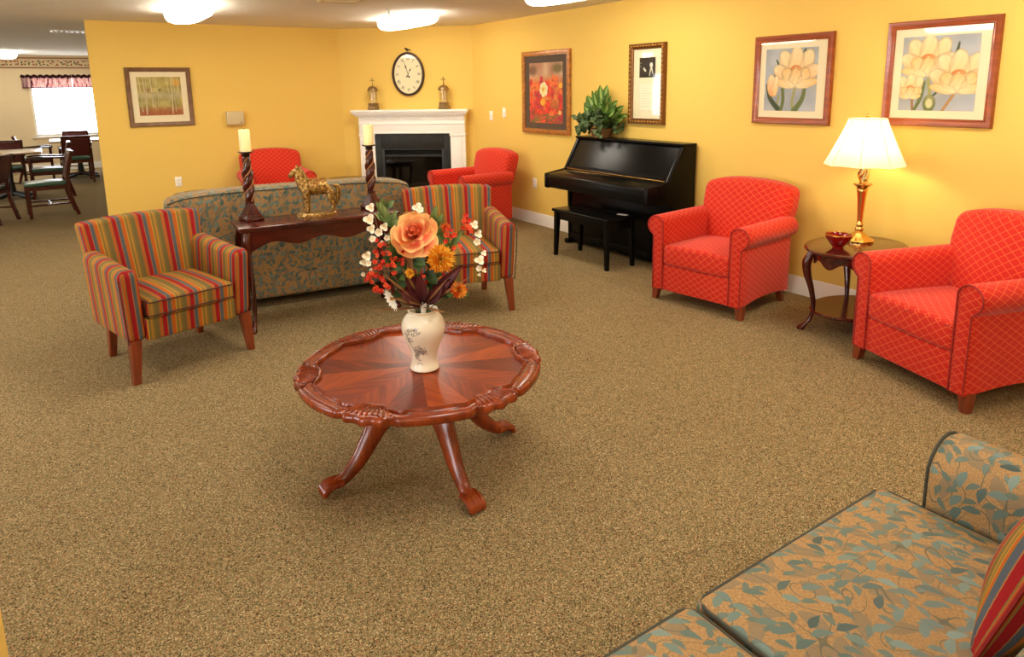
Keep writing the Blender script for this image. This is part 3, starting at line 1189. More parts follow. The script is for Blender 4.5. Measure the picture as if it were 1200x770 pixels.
def paint_poppies():
    P = Paint(130, (226, 150, 96))
    n1, n2 = vnoise(130, 6, 1)[..., None], vnoise(130, 14, 2)[..., None]
    v = P.v[..., None]
    top = np.array((214, 186, 150)) * n1 + np.array((176, 120, 96)) * (1 - n1)
    mid = np.array((236, 148, 66)) * n2 + np.array((206, 96, 60)) * (1 - n2)
    low = np.array((150, 66, 44)) * n1 + np.array((196, 70, 44)) * (1 - n1)
    a = np.clip((v - 0.62) / 0.2, 0, 1)
    b = np.clip((0.4 - v) / 0.2, 0, 1)
    P.c = (mid * (1 - a) + top * a) * (1 - b) + low * b
    P.ell(0.1, 0.88, 0.12, 0.2, 90, (120, 84, 70), soft=0.6)
    P.ell(0.85, 0.9, 0.1, 0.22, 90, (112, 96, 62), soft=0.6)
    rng = random.Random(5)
    for i in range(64):
        u_, v_ = rng.random(), rng.random() ** 1.1 * 0.72
        s = 0.035 + 0.07 * (1 - v_) * rng.random() + 0.02
        c = rng.choice([(226, 48, 36), (236, 70, 44), (204, 34, 48), (240, 104, 52), (190, 40, 60)])
        c2 = tuple(min(255, int(x * 1.12) + 12) for x in c)
        for k in range(4):
            P.petal(u_, v_, s * 1.25, s * 1.2, rng.random() * 360, c, c2, 0.12)
        P.ell(u_, v_, s * 0.2, s * 0.18, 0, (92, 36, 40))
    for k in range(9):
        P.stroke([(rng.random(), 0.0), (rng.random(), 0.15)], 0.008, (96, 104, 60))
    for k in range(6):
        P.petal(0.44, 0.56, 0.13, 0.14, k * 60 + 20, (250, 220, 120), (252, 240, 206), 0.1)
    P.ell(0.42, 0.56, 0.03, 0.03, 0, (220, 150, 60))
    P.ell(0.42, 0.35, 0.09, 0.06, 10, (250, 190, 60), (244, 150, 50))
    P.ell(0.94, 0.62, 0.06, 0.05, 10, (250, 180, 60))
    P.ell(0.92, 0.18, 0.05, 0.04, 10, (250, 190, 110))
    return P


def paint_birches():
    P = Paint(110, (176, 160, 92))
    n1, n2, n3 = (vnoise(110, c, s)[..., None] for c, s in ((5, 4), (12, 5), (26, 6)))
    v = P.v[..., None]
    P.c = np.array((190, 172, 96)) * n1 + np.array((146, 136, 76)) * (1 - n1) + 40 * (n2 - 0.5)
    g = np.exp(-((v - 0.52) / 0.08) ** 2) * 0.55
    P.c = P.c * (1 - g) + np.array((190, 180, 160)) * g
    b = np.clip((0.26 - v) / 0.16, 0, 1) * (0.6 + 0.4 * n3)
    P.c = P.c * (1 - b) + np.array((158, 74, 48)) * b
    P.ell(0.9, 0.85, 0.16, 0.14, 0, (214, 158, 66), soft=0.8)
    P.ell(0.22, 0.66, 0.14, 0.1, 0, (150, 120, 78), soft=0.8)
    P.ell(0.5, 0.66, 0.06, 0.05, 0, (110, 106, 54), soft=0.8)
    for x, x1, lo, w in ((0.05, 0.08, 0.1, .010), (0.14, 0.17, 0.04, .012), (0.2, 0.18, 0.12, .007), (0.30, 0.33, 0.22, .013), (0.36, 0.38, 0.2, .007), (0.42, 0.45, 0.24, .006),
                        (0.68, 0.72, 0.34, .008), (0.78, 0.76, 0.05, .012), (0.83, 0.84, 0.1, .008), (0.93, 0.9, 0.3, .007)):
        P.stroke([(x1, lo), ((x + x1) / 2 + 0.006, 0.5), (x, 1.0)], w, (222, 208, 168), w * 0.5)
        P.stroke([(x1 + w, lo), (x + w * 1.2, 0.6)], w * 0.2, (92, 82, 52))
    return P


def paint_note(kind):
    if kind == 'photo':
        P = Paint(70, (44, 38, 30))
        P.c = P.c + 16 * (vnoise(70, 6, 9)[..., None] - 0.5)
        P.ell(0.74, 0.62, 0.13, 0.1, 90, (226, 220, 196))
        P.stroke([(0.74, 0.5), (0.68, 0.3), (0.64, 0.1)], 0.04, (210, 204, 180), 0.02)
        P.stroke([(0.76, 0.48), (0.84, 0.2)], 0.04, (216, 210, 186), 0.02)
        P.stroke([(0.28, 0.46), (0.38, 0.34)], 0.045, (230, 224, 200))
        P.ell(0.08, 0.72, 0.025, 0.025, 0, (220, 214, 190))
        P.ell(0.08, 0.56, 0.025, 0.025, 0, (220, 214, 190))
        return P
    P = Paint(90, (246, 236, 204))
    for i in range(9):
        z = 0.9 - i * 0.092
        P.stroke([(0.1, z), (0.86 - 0.18 * ((i * 37) % 3) / 2, z)], 0.006, (202, 190, 160))
    for a in (((0.02, 0.02), (0.98, 0.02)), ((0.02, 0.98), (0.98, 0.98)), ((0.02, 0.02), (0.02, 0.98)), ((0.98, 0.02), (0.98, 0.98))):
        P.stroke(a, 0.006, (206, 190, 140))
    return P


def build_pictures():
    fy = 0.0
    picture('framed_picture', 'square birch tree picture in a bronze brown frame on the yellow partition', (1.09, YB, 1.578), 0, 0.70, 0.69, 0.05, M['frame_brown'],
            [(M['mat_cream'], 0.045)], [(paint_birches(), -0.235, 0.235, -0.215, 0.235)])
    t = picture('framed_picture', 'red and orange poppy field picture with dark mat in an amber frame', (XR, 6.36, 1.566), -90, 0.905, 0.936, 0.055, M['frame_amber'],
                [(M['mat_dark'], 0.05)], [(paint_poppies(), -0.315, 0.315, -0.345, 0.335)], 0.035,
                [(0, 0), (0, 0.9), (0.1, 1.0), (0.7, 1.0), (0.8, 0.8), (0.95, 0.85), (1.0, 0.6), (1.0, 0)])
    t = picture('framed_picture', 'tall narrow gilt framed piece with small dark photograph above a written sheet', (XR, 4.747, 1.642), -90, 0.47, 0.752, 0.052, M['antique'],
                [(M['mat_cream'], 0.045)], [(paint_note('photo'), -0.105, 0.105, 0.06, 0.245), (paint_note('sheet'), -0.10, 0.10, -0.255, 0.015)], 0.04)
    # beaded ornament around the gilt frame
    bm = newbm()
    def bead(x, z, a):
        b2 = bmesh.new(); bmesh.ops.create_icosphere(b2, subdivisions=1, radius=0.011)
        for v in b2.verts:
            v.co = Vector((v.co.x * (1.5 if a else 0.9) + x, v.co.y * 0.8 - 0.038, v.co.z * (0.9 if a else 1.5) + z))
        me = bpy.data.meshes.new('tmp'); b2.to_mesh(me); b2.free(); bm.from_mesh(me); bpy.data.meshes.remove(me)
    for i in range(11):
        for z in (-0.352, 0.352):
            bead(-0.20 + i * 0.04, z, True)
    for i in range(17):
        for x in (-0.211, 0.211):
            bead(x, -0.33 + i * 0.0412, False)
    obj('beading', bm, M['gilt'], t)
    picture('framed_picture', 'smaller looking tulip print with one open bloom, hung between the piano and the lamp', (XR, 3.219, 1.655), -90, 0.666, 0.672, 0.05, M['frame_red'],
            [(M['mat_cream'], 0.045)], [(paint_tulips(False), -0.232, 0.212, -0.235, 0.235)])
    picture('framed_picture', 'tulip print with two large open blooms, hung right of the lamp', (XR, 2.172, 1.677), -90, 0.669, 0.672, 0.05, M['frame_red'],
            [(M['mat_cream'], 0.045)], [(paint_tulips(True), -0.232, 0.225, -0.235, 0.235)])


# ------------------------------------------------------------------ fireplace, clock, lanterns
def build_fireplace():
    t = thing('fireplace', 'corner fireplace with white mantel, black slate surround and dark glass firebox', 'fireplace', (AX, AY, 0), ANG)
    bm = newbm()
    rbox(bm, (0.18, -0.20, 1.325), (1.79, 0, 1.357), 0.008)
    for i, (y, z0, z1) in enumerate(((-0.185, 1.305, 1.325), (-0.165, 1.285, 1.305), (-0.15, 1.27, 1.285))):
        box(bm, 0.195 + i * 0.02, 1.775 - i * 0.02, y, 0, z0, z1, 0.004)
    obj('mantel_shelf', bm, M['mantel'], t)
    bm = newbm()
    box(bm, 0.265, 1.735, -0.12, 0, 1.035, 1.27, 0.003)
    box(bm, 0.265, 1.735, -0.13, -0.115, 1.16, 1.175, 0.003)
    box(bm, 0.265, 1.735, -0.128, -0.115, 1.215, 1.228, 0.003)
    box(bm, 0.455, 1.55, -0.128, -0.115, 1.035, 1.06, 0.004)
    obj('frieze', bm, M['mantel'], t)
    bm = newbm()
    for i in range(46):
        x = 0.275 + i * 0.0318
        box(bm, x, x + 0.018, -0.138, -0.118, 1.232, 1.262)
    obj('dentil_moulding', bm, M['mantel'], t)
    for x0, x1 in ((0.265, 0.475), (1.53, 1.735)):
        bm = newbm()
        box(bm, x0, x1, -0.11, 0, 0.0, 1.035, 0.003)
        box(bm, x0 + 0.045, x1 - 0.045, -0.118, -0.105, 0.2, 0.98, 0.004)
        box(bm, x0 - 0.01, x1 + 0.01, -0.13, 0, 0.0, 0.16, 0.004)
        box(bm, x0 - 0.008, x1 + 0.008, -0.125, 0, 1.0, 1.035, 0.004)
        obj('pilaster', bm, M['mantel'], t)
    bm = newbm()
    for a in ((0.475, 0.56, 0.02, 1.035), (1.44, 1.53, 0.02, 1.035), (0.56, 1.44, 0.83, 1.035), (0.56, 1.44, 0.02, 0.1)):
        box(bm, a[0], a[1], -0.095, 0, a[2], a[3], 0.001)
    obj('slate_surround', bm, M['slate'], t)
    bm = newbm()
    for a in ((0.56, 0.60, 0.1, 0.83), (1.40, 1.44, 0.1, 0.83), (0.60, 1.40, 0.72, 0.745), (0.60, 1.40, 0.81, 0.83), (0.60, 1.40, 0.1, 0.2)):
        box(bm, a[0], a[1], -0.09, -0.03, a[2], a[3], 0.003)
    obj('firebox_frame', bm, M['black'], t)
    bm = newbm()
    for i in range(3):
        z = 0.752 + i * 0.02
        loft(bm, [[(x, -0.085, z), (x, -0.083, z + 0.003), (x, -0.045, z + 0.014), (x, -0.047, z + 0.011)] for x in (0.60, 1.40)])
    obj('louvre', bm, M['black'], t)
    bm = newbm()
    box(bm, 0.58, 1.42, 0.40, 0.42, 0.1, 0.85); box(bm, 0.57, 0.59, -0.03, 0.42, 0.1, 0.85); box(bm, 1.41, 1.43, -0.03, 0.42, 0.1, 0.85)
    box(bm, 0.57, 1.43, -0.03, 0.42, 0.09, 0.11); box(bm, 0.57, 1.43, -0.03, 0.42, 0.84, 0.86)
    obj('firebox', bm, M['fire_brick'], t)
    bm = newbm(); box(bm, 0.60, 1.40, -0.055, -0.05, 0.2, 0.72); obj('glass_front', bm, M['fireglass'], t)
    for p, q, r in (((0.72, 0.2, 0.17), (1.28, 0.24, 0.18), 0.05), ((0.78, 0.12, 0.25), (1.2, 0.26, 0.3), 0.04), ((0.9, 0.28, 0.26), (1.3, 0.14, 0.29), 0.038)):
        bm = newbm(); tube(bm, smooth_path([p, tuple((Vector(p) + Vector(q)) / 2 + Vector((0, 0, 0.015))), q], 4), r, 10); obj('log', bm, M['log'], t)


def on_corner(x, y, z):
    c, s = math.cos(R(ANG)), math.sin(R(ANG))
    return (AX + x * c - y * s, AY + x * s + y * c, z)


def build_clock():
    t = thing('wall_clock', 'oval wall clock with dark frame and bird on top above the mantel', 'clock', on_corner(0.957, 0, 1.826), ANG)
    W, H = 0.224, 0.29
    bm = newbm()
    prof = [(0.0, 0.0), (0.0, -0.03), (-0.006, -0.042), (-0.02, -0.044), (-0.03, -0.034), (-0.032, -0.02), (-0.032, 0)]
    n = 64
    rings = []
    for o, y in prof:
        rings.append([((W + o) * math.cos(2 * PI * j / n), y, (H + o) * math.sin(2 * PI * j / n)) for j in range(n)])
    loft(bm, rings, False)
    obj('frame', bm, M['bronze'], t)
    bm = newbm()
    loft(bm, [[((W - 0.028) * math.cos(2 * PI * j / n), y, (H - 0.028) * math.sin(2 * PI * j / n)) for j in range(n)] for y in (0.0, -0.016)])
    obj('dial', bm, plain('ivory dial', lin(238, 224, 176), 0.4), t)
    num = ['XII', 'I', 'II', 'III', 'IIII', 'V', 'VI', 'VII', 'VIII', 'IX', 'X', 'XI']
    ink = plain('dial ink', lin(70, 58, 40), 0.6)
    for i, s in enumerate(num):
        bm = newbm()
        a = R(90 - 30 * i)
        cx, cz = 0.150 * math.cos(a), 0.205 * math.sin(a)
        up = Vector((math.cos(a), 0, math.sin(a)))
        rt = Vector((up.z, 0, -up.x))
        wd = {'I': 0.010, 'V': 0.022, 'X': 0.022}
        tot = sum(wd[ch] for ch in s)
        x = -tot / 2
        def bar(p0, p1, w):
            q0, q1 = [Vector((cx, 0, cz)) + rt * p[0] + up * p[1] for p in (p0, p1)]
            d = (q1 - q0).normalized()
            sd = Vector((d.z, 0, -d.x)) * w / 2
            loft(bm, [[q0 - sd + Vector((0, y, 0)), q0 + sd + Vector((0, y, 0)), q1 + sd + Vector((0, y, 0)), q1 - sd + Vector((0, y, 0))] for y in (-0.0158, -0.0172)])
        for ch in s:
            w = wd[ch]
            m = x + w / 2
            if ch == 'I':
                bar((m, -0.02), (m, 0.02), 0.005)
            elif ch == 'V':
                bar((x + 0.003, 0.02), (m, -0.02), 0.005); bar((x + w - 0.003, 0.02), (m, -0.02), 0.0025)
            else:
                bar((x + 0.003, 0.02), (x + w - 0.003, -0.02), 0.005); bar((x + w - 0.003, 0.02), (x + 0.003, -0.02), 0.0025)
            x += w
        obj('numeral', bm, ink, t)
    def hand(name, ang, L, w, tail, y):
        bm = newbm()
        a = R(90 - ang)
        up = Vector((math.cos(a), 0, math.sin(a))); rt = Vector((up.z, 0, -up.x))
        pts = [(-tail, 0.004), (-tail * 0.6, 0.012), (-tail * 0.4, 0.003), (L * 0.45, 0.003), (L * 0.6, w), (L * 0.72, 0.003), (L, 0.001)]
        poly = [rt * b + up * a_ for a_, b in pts] + [rt * -b + up * a_ for a_, b in reversed(pts)]
        loft(bm, [[p + Vector((0, yy, 0)) for p in poly] for yy in (y, y - 0.002)])
        obj(name, bm, M['black'], t)
    hand('hour_hand', 27, 0.10, 0.012, 0.05, -0.018)
    hand('minute_hand', -17, 0.17, 0.010, 0.055, -0.021)
    bm = newbm(); loft(bm, [[((W - 0.026) * math.cos(2 * PI * j / n), y, (H - 0.026) * math.sin(2 * PI * j / n)) for j in range(n)] for y in (-0.026, -0.028)])
    obj('glass_cover', bm, M['pane'], t)
    # bird ornament on the frame
    bm = newbm()
    tube(bm, smooth_path([(0.045, -0.02, 0.030), (0.015, -0.02, 0.028), (-0.005, -0.02, 0.034), (-0.018, -0.02, 0.046), (-0.026, -0.02, 0.050), (-0.036, -0.02, 0.047)], 4),
         interp([0, 0.2, 0.45, 0.65, 0.85, 1], [0.003, 0.009, 0.016, 0.011, 0.009, 0.001], 21), 10)
    for v in bm.verts:
        v.co.z += H - 0.002
    tube(bm, [(0.0, -0.02, H + 0.022), (0.0, -0.02, H - 0.006)], 0.004, 6)
    obj('bird_ornament', bm, M['black'], t)


def lantern(x, label):
    t = thing('mantel_lantern', label, 'lantern', on_corner(x, -0.11, 1.357), ANG)
    bm = newbm(); lathe(bm, [(0.084, 0), (0.084, 0.008), (0.072, 0.018), (0.074, 0.05), (0.066, 0.056), (0.070, 0.085), (0.064, 0.092)], 28)
    for j in range(12):
        a = 2 * PI * j / 12
        tube(bm, [(0.071 * math.cos(a), 0.071 * math.sin(a), 0.02), (0.071 * math.cos(a), 0.071 * math.sin(a), 0.05)], 0.006, 5)
    obj('base', bm, M['pewter'], t)
    bm = newbm(); rings = [(0.060, 0.09), (0.060, 0.25), (0.057, 0.25), (0.057, 0.09)]
    lathe(bm, rings, 28, cap=False); obj('glass_cylinder', bm, M['jar_glass'], t)
    bm = newbm(); lathe(bm, [(0.066, 0.248), (0.074, 0.252), (0.070, 0.275), (0.055, 0.298), (0.03, 0.312), (0.012, 0.318), (0.012, 0.326), (0.004, 0.334)], 28)
    for j in range(14):
        a = 2 * PI * j / 14
        tube(bm, [(0.070 * math.cos(a), 0.070 * math.sin(a), 0.262), (0.045 * math.cos(a), 0.045 * math.sin(a), 0.304)], 0.004, 5)
    obj('domed_lid', bm, M['pewter'], t)
    bm = newbm()
    tube(bm, [(0, 0, 0.33), (0, 0, 0.42)], 0.005, 8)
    tube(bm, [(-0.022, 0, 0.392), (0.022, 0, 0.392)], 0.005, 8)
    for p in ((-0.024, 0, 0.392), (0.024, 0, 0.392), (0, 0, 0.42)):
        lathe(bm, [(0.001, -0.008), (0.008, -0.003), (0.008, 0.003), (0.001, 0.008)], 8, p)
    obj('cross_finial', bm, M['pewter'], t)
# ------------------------------------------------------------------ upholstered furniture
def make_striped_chair(label, loc, rz, group):
    t = thing('striped_armchair', label, 'armchair', loc, rz, group)
    F, P, W = M['stripe'], M['stripepipe'], M['legwood']
    # seat rail
    bm = newbm(); rbox(bm, (-0.265, -0.325, 0.235), (0.265, 0.26, 0.365), 0.015, (4, 2, 2)); obj('seat_rail', bm, F, t)
    # back with flared sides, leaning
    def fb(p):
        s = (p.z - 0.24) / 0.62
        q = p.copy()
        q.x *= 0.90 + 0.12 * s
        q.y += 0.02 + 0.165 * max(0, s) ** 1.1 - 0.05 * (abs(p.x) / 0.36) ** 2 * s
        q.z += 0.015 * (1 - (p.x / 0.36) ** 2) * s
        return q
    bm = newbm(); rbox(bm, (-0.355, 0.14, 0.24), (0.355, 0.27, 0.85), 0.022, (10, 2, 10), 3, fb); b = obj('backrest', bm, F, t)
    # arms: slabs with a rounded front top
    for s in (-1, 1):
        def fa(p, s=s):
            q = p.copy()
            k = (p.z - 0.235) / 0.43
            q.x += s * 0.02 * k
            fr = max(0, 1 - (p.y + 0.335) / 0.16)
            q.z -= 0.0
            q.z += 0.03 * k * min(1, max(0, (p.y + 0.2) / 0.4))
            q.y += 0.02 * (1 - k) * fr
            return q
        x0, x1 = (0.255, 0.365) if s > 0 else (-0.365, -0.255)
        bm = newbm(); rbox(bm, (x0, -0.335, 0.235), (x1, 0.27, 0.665), 0.045, (1, 6, 6), 4, fa, 'y'); a = obj('arm', bm, F, t)
        bm = newbm()
        xs = s * 0.372
        tube(bm, smooth_path([(s * 0.365, -0.325, 0.24), (s * 0.378, -0.34, 0.45), (s * 0.386, -0.335, 0.62)], 4), 0.004, 6)
        obj('piping', bm, P, a)
    # cushion
    def fc(p):
        q = p.copy()
        if p.z > 0.40:
            q.z += 0.022 * max(0, 1 - (p.x / 0.27) ** 2) * max(0, 1 - ((p.y + 0.07) / 0.32) ** 2)
        return q
    bm = newbm(); rbox(bm, (-0.252, -0.35, 0.365), (0.252, 0.21, 0.475), 0.022, (8, 8, 1), 3, fc); c = obj('seat_cushion', bm, F, t)
    bm = newbm()
    for z in (0.385, 0.462):
        tube(bm, [(-0.25, 0.1, z), (-0.25, -0.335, z), (-0.235, -0.35, z), (0.235, -0.35, z), (0.25, -0.335, z), (0.25, 0.1, z)], 0.0045, 6)
    obj('piping', bm, P, c)
    for sx in (-1, 1):
        bm = newbm(); taper_leg(bm, (sx * 0.325, -0.295, 0.25), (sx * 0.345, -0.31, 0), 0.062, 0.04); obj('leg', bm, W, t)
        bm = newbm(); taper_leg(bm, (sx * 0.27, 0.22, 0.25), (sx * 0.275, 0.27, 0), 0.055, 0.038); obj('leg', bm, W, t)
    return t


def roll_profile(xi, xo, r, zt, z0):
    """arm section: inner face, roll on top bulging outwards, outer face"""
    cx, cz = xi + r * 0.95, zt - r
    pts = [(xi, z0), (xi, cz)]
    for k in range(1, 13):
        a = PI - k * (PI + 0.75) / 12
        pts.append((cx + r * math.cos(a), cz + r * math.sin(a)))
    lx = pts[-1][0]
    pts += [(min(lx, xo) if lx > xo else xo - 0.004, pts[-1][1] - 0.03), (xo, z0)]
    return pts


def make_club_chair(label, loc, rz, group):
    t = thing('club_armchair', label, 'armchair', loc, rz, group)
    F, P, W = M['red'], M['redpipe'], M['legwood']
    bm = newbm(); rbox(bm, (-0.285, -0.372, 0.085), (0.285, 0.30, 0.285), 0.012, (4, 2, 2)); obj('seat_base', bm, F, t)
    def fb(p):
        s = (p.z - 0.09) / 0.79
        q = p.copy()
        w = 0.80 + 0.24 * min(1, max(0, (p.z - 0.42) / 0.25))
        q.x *= w
        q.y += 0.155 * s ** 1.2
        ed = min(1, abs(p.x) / 0.36)
        q.z += (0.045 * (1 - ed ** 2.2) - 0.02 * ed ** 6) * max(0, (s - 0.5) * 2)
        if p.y < 0.2:
            q.y -= 0.035 * (1 - ed ** 2) * math.sin(PI * min(1, max(0, (p.z - 0.35) / 0.6)))
        return q
    bm = newbm(); rbox(bm, (-0.36, 0.13, 0.09), (0.36, 0.30, 0.865), 0.05, (10, 2, 12), 4, fb); b = obj('backrest', bm, F, t)
    for s in (-1, 1):
        pr = roll_profile(0.280, 0.375, 0.076, 0.66, 0.085)
        pr = [(s * a, b_) for a, b_ in pr]
        if s < 0:
            pr = pr[::-1]
        def fa(v):
            q = v.copy()
            y = (v.y + 0.38) / 0.7
            if v.z < 0.3:
                q.z += 0.035 * math.sin(PI * min(1, max(0, y))) * max(0, (0.2 - v.z) / 0.12)
            q.x -= 0.0
            return q
        bm = newbm(); prism(bm, pr, 'y', -0.38, 0.315, 0.016, 8, fa); a = obj('arm', bm, F, t)
        bm = newbm()
        o = offset2d(pr, -0.004)
        path = [Vector((x, -0.381, z)) for x, z in o]
        ring_path(bm, path, 0.0045, 6); obj('piping', bm, P, a)
    def fc(p):
        q = p.copy()
        if p.z > 0.38:
            q.z += 0.03 * max(0, 1 - (p.x / 0.29) ** 2) * max(0, 1 - ((p.y + 0.12) / 0.36) ** 2)
        if p.y < -0.2:
            q.y -= 0.012 * max(0, 1 - (p.x / 0.29) ** 2)
        return q
    bm = newbm(); rbox(bm, (-0.282, -0.385, 0.287), (0.282, 0.19, 0.435), 0.03, (8, 8, 2), 3, fc); c = obj('seat_cushion', bm, F, t)
    bm = newbm()
    for z in (0.31, 0.418):
        tube(bm, [(-0.28, 0.1, z), (-0.28, -0.36, z), (-0.255, -0.383, z), (0, -0.394, z), (0.255, -0.383, z), (0.28, -0.36, z), (0.28, 0.1, z)], 0.0045, 6)
    obj('piping', bm, P, c)
    for sx in (-1, 1):
        bm = newbm(); taper_leg(bm, (sx * 0.355, -0.335, 0.10), (sx * 0.365, -0.345, 0), 0.06, 0.042); obj('leg', bm, W, t)
        bm = newbm(); taper_leg(bm, (sx * 0.33, 0.25, 0.12), (sx * 0.335, 0.27, 0), 0.055, 0.04); obj('leg', bm, W, t)
    return t


def make_sofa(label, loc, rz, Lx, seats, group, y_cush=-0.44, tall=0.90):
    t = thing('sofa', label, 'sofa', loc, rz, group)
    F, P = M['leaf'], M['leafpipe']
    h = Lx / 2
    bm = newbm(); rbox(bm, (-h + 0.06, -0.36, 0.065), (h - 0.06, 0.32, 0.30), 0.015, (12, 4, 2)); obj('seat_base', bm, F, t)
    def fb(p):
        s = (p.z - 0.065) / (tall - 0.065)
        e = min(1, abs(p.x) / (h - 0.05))
        q = p.copy()
        q.z += (0.04 * (1 - e ** 4) - 0.02 * max(0, (e - 0.85) / 0.15) ** 2) * s ** 3
        q.y += 0.03 * s
        return q
    bm = newbm(); rbox(bm, (-h + 0.05, 0.20, 0.065), (h - 0.05, 0.42, tall), 0.032, (24, 2, 10), 4, fb); b = obj('backrest', bm, F, t)
    bm = newbm()
    pts = []
    for i in range(25):
        x = (-h + 0.07) + (2 * h - 0.14) * i / 24
        e = min(1, abs(x) / (h - 0.05))
        pts.append((x, 0.448, tall - 0.022 + 0.04 * (1 - e ** 4) - 0.02 * max(0, (e - 0.85) / 0.15) ** 2))
    tube(bm, pts, 0.0045, 6)
    obj('piping', bm, P, b)
    for s in (-1, 1):
        xi, xo = h - 0.24, h - 0.03
        pr = roll_profile(xi, xo, 0.115, 0.63, 0.065)
        pr = [(s * a, b_) for a, b_ in pr]
        if s < 0:
            pr = pr[::-1]
        bm = newbm(); prism(bm, pr, 'y', -0.32, 0.24, 0.02, 6); a = obj('arm', bm, F, t)
        bm = newbm()
        o = offset2d(pr, -0.005)
        ring_path(bm, [Vector((x, -0.321, z)) for x, z in o], 0.005, 6); obj('piping', bm, P, a)
    w = (2 * (h - 0.245)) / seats
    for i in range(seats):
        x0 = -h + 0.245 + w * i
        cx = x0 + w / 2
        def fc(p, cx=cx):
            q = p.copy()
            ex, ey = (p.x - cx) / (w / 2), (p.y + 0.1) / 0.34
            k = max(0, 1 - ex ** 2) * max(0, 1 - ey ** 2)
            q.z += 0.028 * k * (1 if p.z > 0.37 else -0.4)
            return q
        bm = newbm(); rbox(bm, (x0 + 0.006, y_cush, 0.30), (x0 + w - 0.006, 0.21, 0.445), 0.022, (14, 12, 2), 3, fc); c = obj('seat_cushion', bm, F, t)
        bm = newbm()
        a0, a1, b0, b1 = x0 + 0.010, x0 + w - 0.010, y_cush + 0.005, 0.2
        for z in (0.325, 0.437):
            q = [(a0, b1), (a0, b0 + 0.03), (a0 + 0.012, b0 + 0.008), (a0 + 0.03, b0), (a1 - 0.03, b0), (a1 - 0.012, b0 + 0.008), (a1, b0 + 0.03), (a1, b1)]
            tube(bm, [(x, y, z) for x, y in q], 0.0055, 6)
        obj('piping', bm, P, c)
    for sx in (-1, 1):
        for y in (-0.30, 0.34):
            bm = newbm(); taper_leg(bm, (sx * (h - 0.14), y, 0.07), (sx * (h - 0.14), y, 0), 0.06, 0.05); obj('foot', bm, M['mahog_z'], t)
    return t


def build_pillow():
    t = thing('throw_pillow', 'striped throw pillow propped in the corner of the near sofa', 'pillow', PIL_LOC, 0)
    S = 0.235
    bm = newbm(); uvl = bm.loops.layers.uv.verify()
    n = 18
    grid = {}
    for sd in (-1, 1):
        for i in range(n + 1):
            for j in range(n + 1):
                u, v = -1 + 2 * i / n, -1 + 2 * j / n
                edge = i in (0, n) or j in (0, n)
                if edge and sd > 0:
                    grid[sd, i, j] = grid[-1, i, j]
                    continue
                pin = 1 - 0.07 * (1 - abs(v) ** 2) * abs(u) ** 3
                pin2 = 1 - 0.07 * (1 - abs(u) ** 2) * abs(v) ** 3
                th = 0.085 * ((1 - u ** 2) * (1 - v ** 2)) ** 0.42
                th *= 1 + 0.06 * math.sin(7 * u + 3 * v)
                grid[sd, i, j] = bm.verts.new((u * S * pin, sd * th, v * S * pin2))
    for sd in (-1, 1):
        for i in range(n):
            for j in range(n):
                f = bm.faces.new((grid[sd, i, j], grid[sd, i + 1, j], grid[sd, i + 1, j + 1], grid[sd, i, j + 1]))
                for lp, (a, b) in zip(f.loops, ((i, j), (i + 1, j), (i + 1, j + 1), (i, j + 1))):
                    lp[uvl].uv = ((-S + 2 * S * a / n) * 2.3 + 0.35, b / n)
    T = PIL_ROT
    zmin = 0
    rot = Matrix.Rotation(R(T[2]), 3, 'Z') @ Matrix.Rotation(R(T[0]), 3, 'X') @ Matrix.Rotation(R(T[1]), 3, 'Y')
    for v in bm.verts:
        v.co = rot @ v.co
    zmin = min(v.co.z for v in bm.verts)
    edge = []
    for v in bm.verts:
        v.co.z -= zmin
    path = [grid[-1, i, 0].co.copy() for i in range(n)] + [grid[-1, n, j].co.copy() for j in range(n)] + \
           [grid[-1, n - i, n].co.copy() for i in range(n)] + [grid[-1, 0, n - j].co.copy() for j in range(n)]
    obj('pillow_cover', bm, M['stripe'], t)
    bm = newbm(); ring_path(bm, path, 0.005, 6); obj('piping', bm, M['redpipe'], t)


# ------------------------------------------------------------------ case furniture
def build_console():
    L, D, H = 1.13, 0.36, 0.74
    t = thing('console_table', 'long narrow mahogany console table with scalloped apron behind the sofa', 'console table', CONSOLE[0], CONSOLE[1])
    bm = newbm()
    rbox(bm, (-L / 2, -D / 2, H - 0.022), (L / 2, D / 2, H), 0.008)
    rbox(bm, (-L / 2 + 0.012, -D / 2 + 0.012, H - 0.036), (L / 2 - 0.012, D / 2 - 0.012, H - 0.020), 0.005)
    obj('table_top', bm, M['mahog'], t)
    def apron(length, n):
        top, pts = H - 0.034, []
        N = 48
        for i in range(N + 1):
            u = i / N
            x = -length / 2 + length * u
            z = H - 0.135 - 0.018 * math.cos(2 * PI * u * n) - 0.03 * (abs(2 * u - 1) ** 6)
            pts.append((x, z))
        return pts + [(length / 2, top), (-length / 2, top)]
    for sy in (-1, 1):
        bm = newbm(); y = sy * (D / 2 - 0.045)
        prism(bm, apron(L - 0.10, 3), 'y', y - 0.010, y + 0.010); obj('apron', bm, M['mahog'], t)
    for sx in (-1, 1):
        bm = newbm(); x = sx * (L / 2 - 0.055)
        prism(bm, apron(D - 0.09, 1), 'x', x - 0.010, x + 0.010); obj('apron', bm, M['mahog'], t)
    for sx in (-1, 1):
        for sy in (-1, 1):
            bm = newbm(); cabriole(bm, sx * (L / 2 - 0.062), sy * (D / 2 - 0.055), sx, sy, H - 0.036, 0.95, 0.04); obj('leg', bm, M['mahog_z'], t)


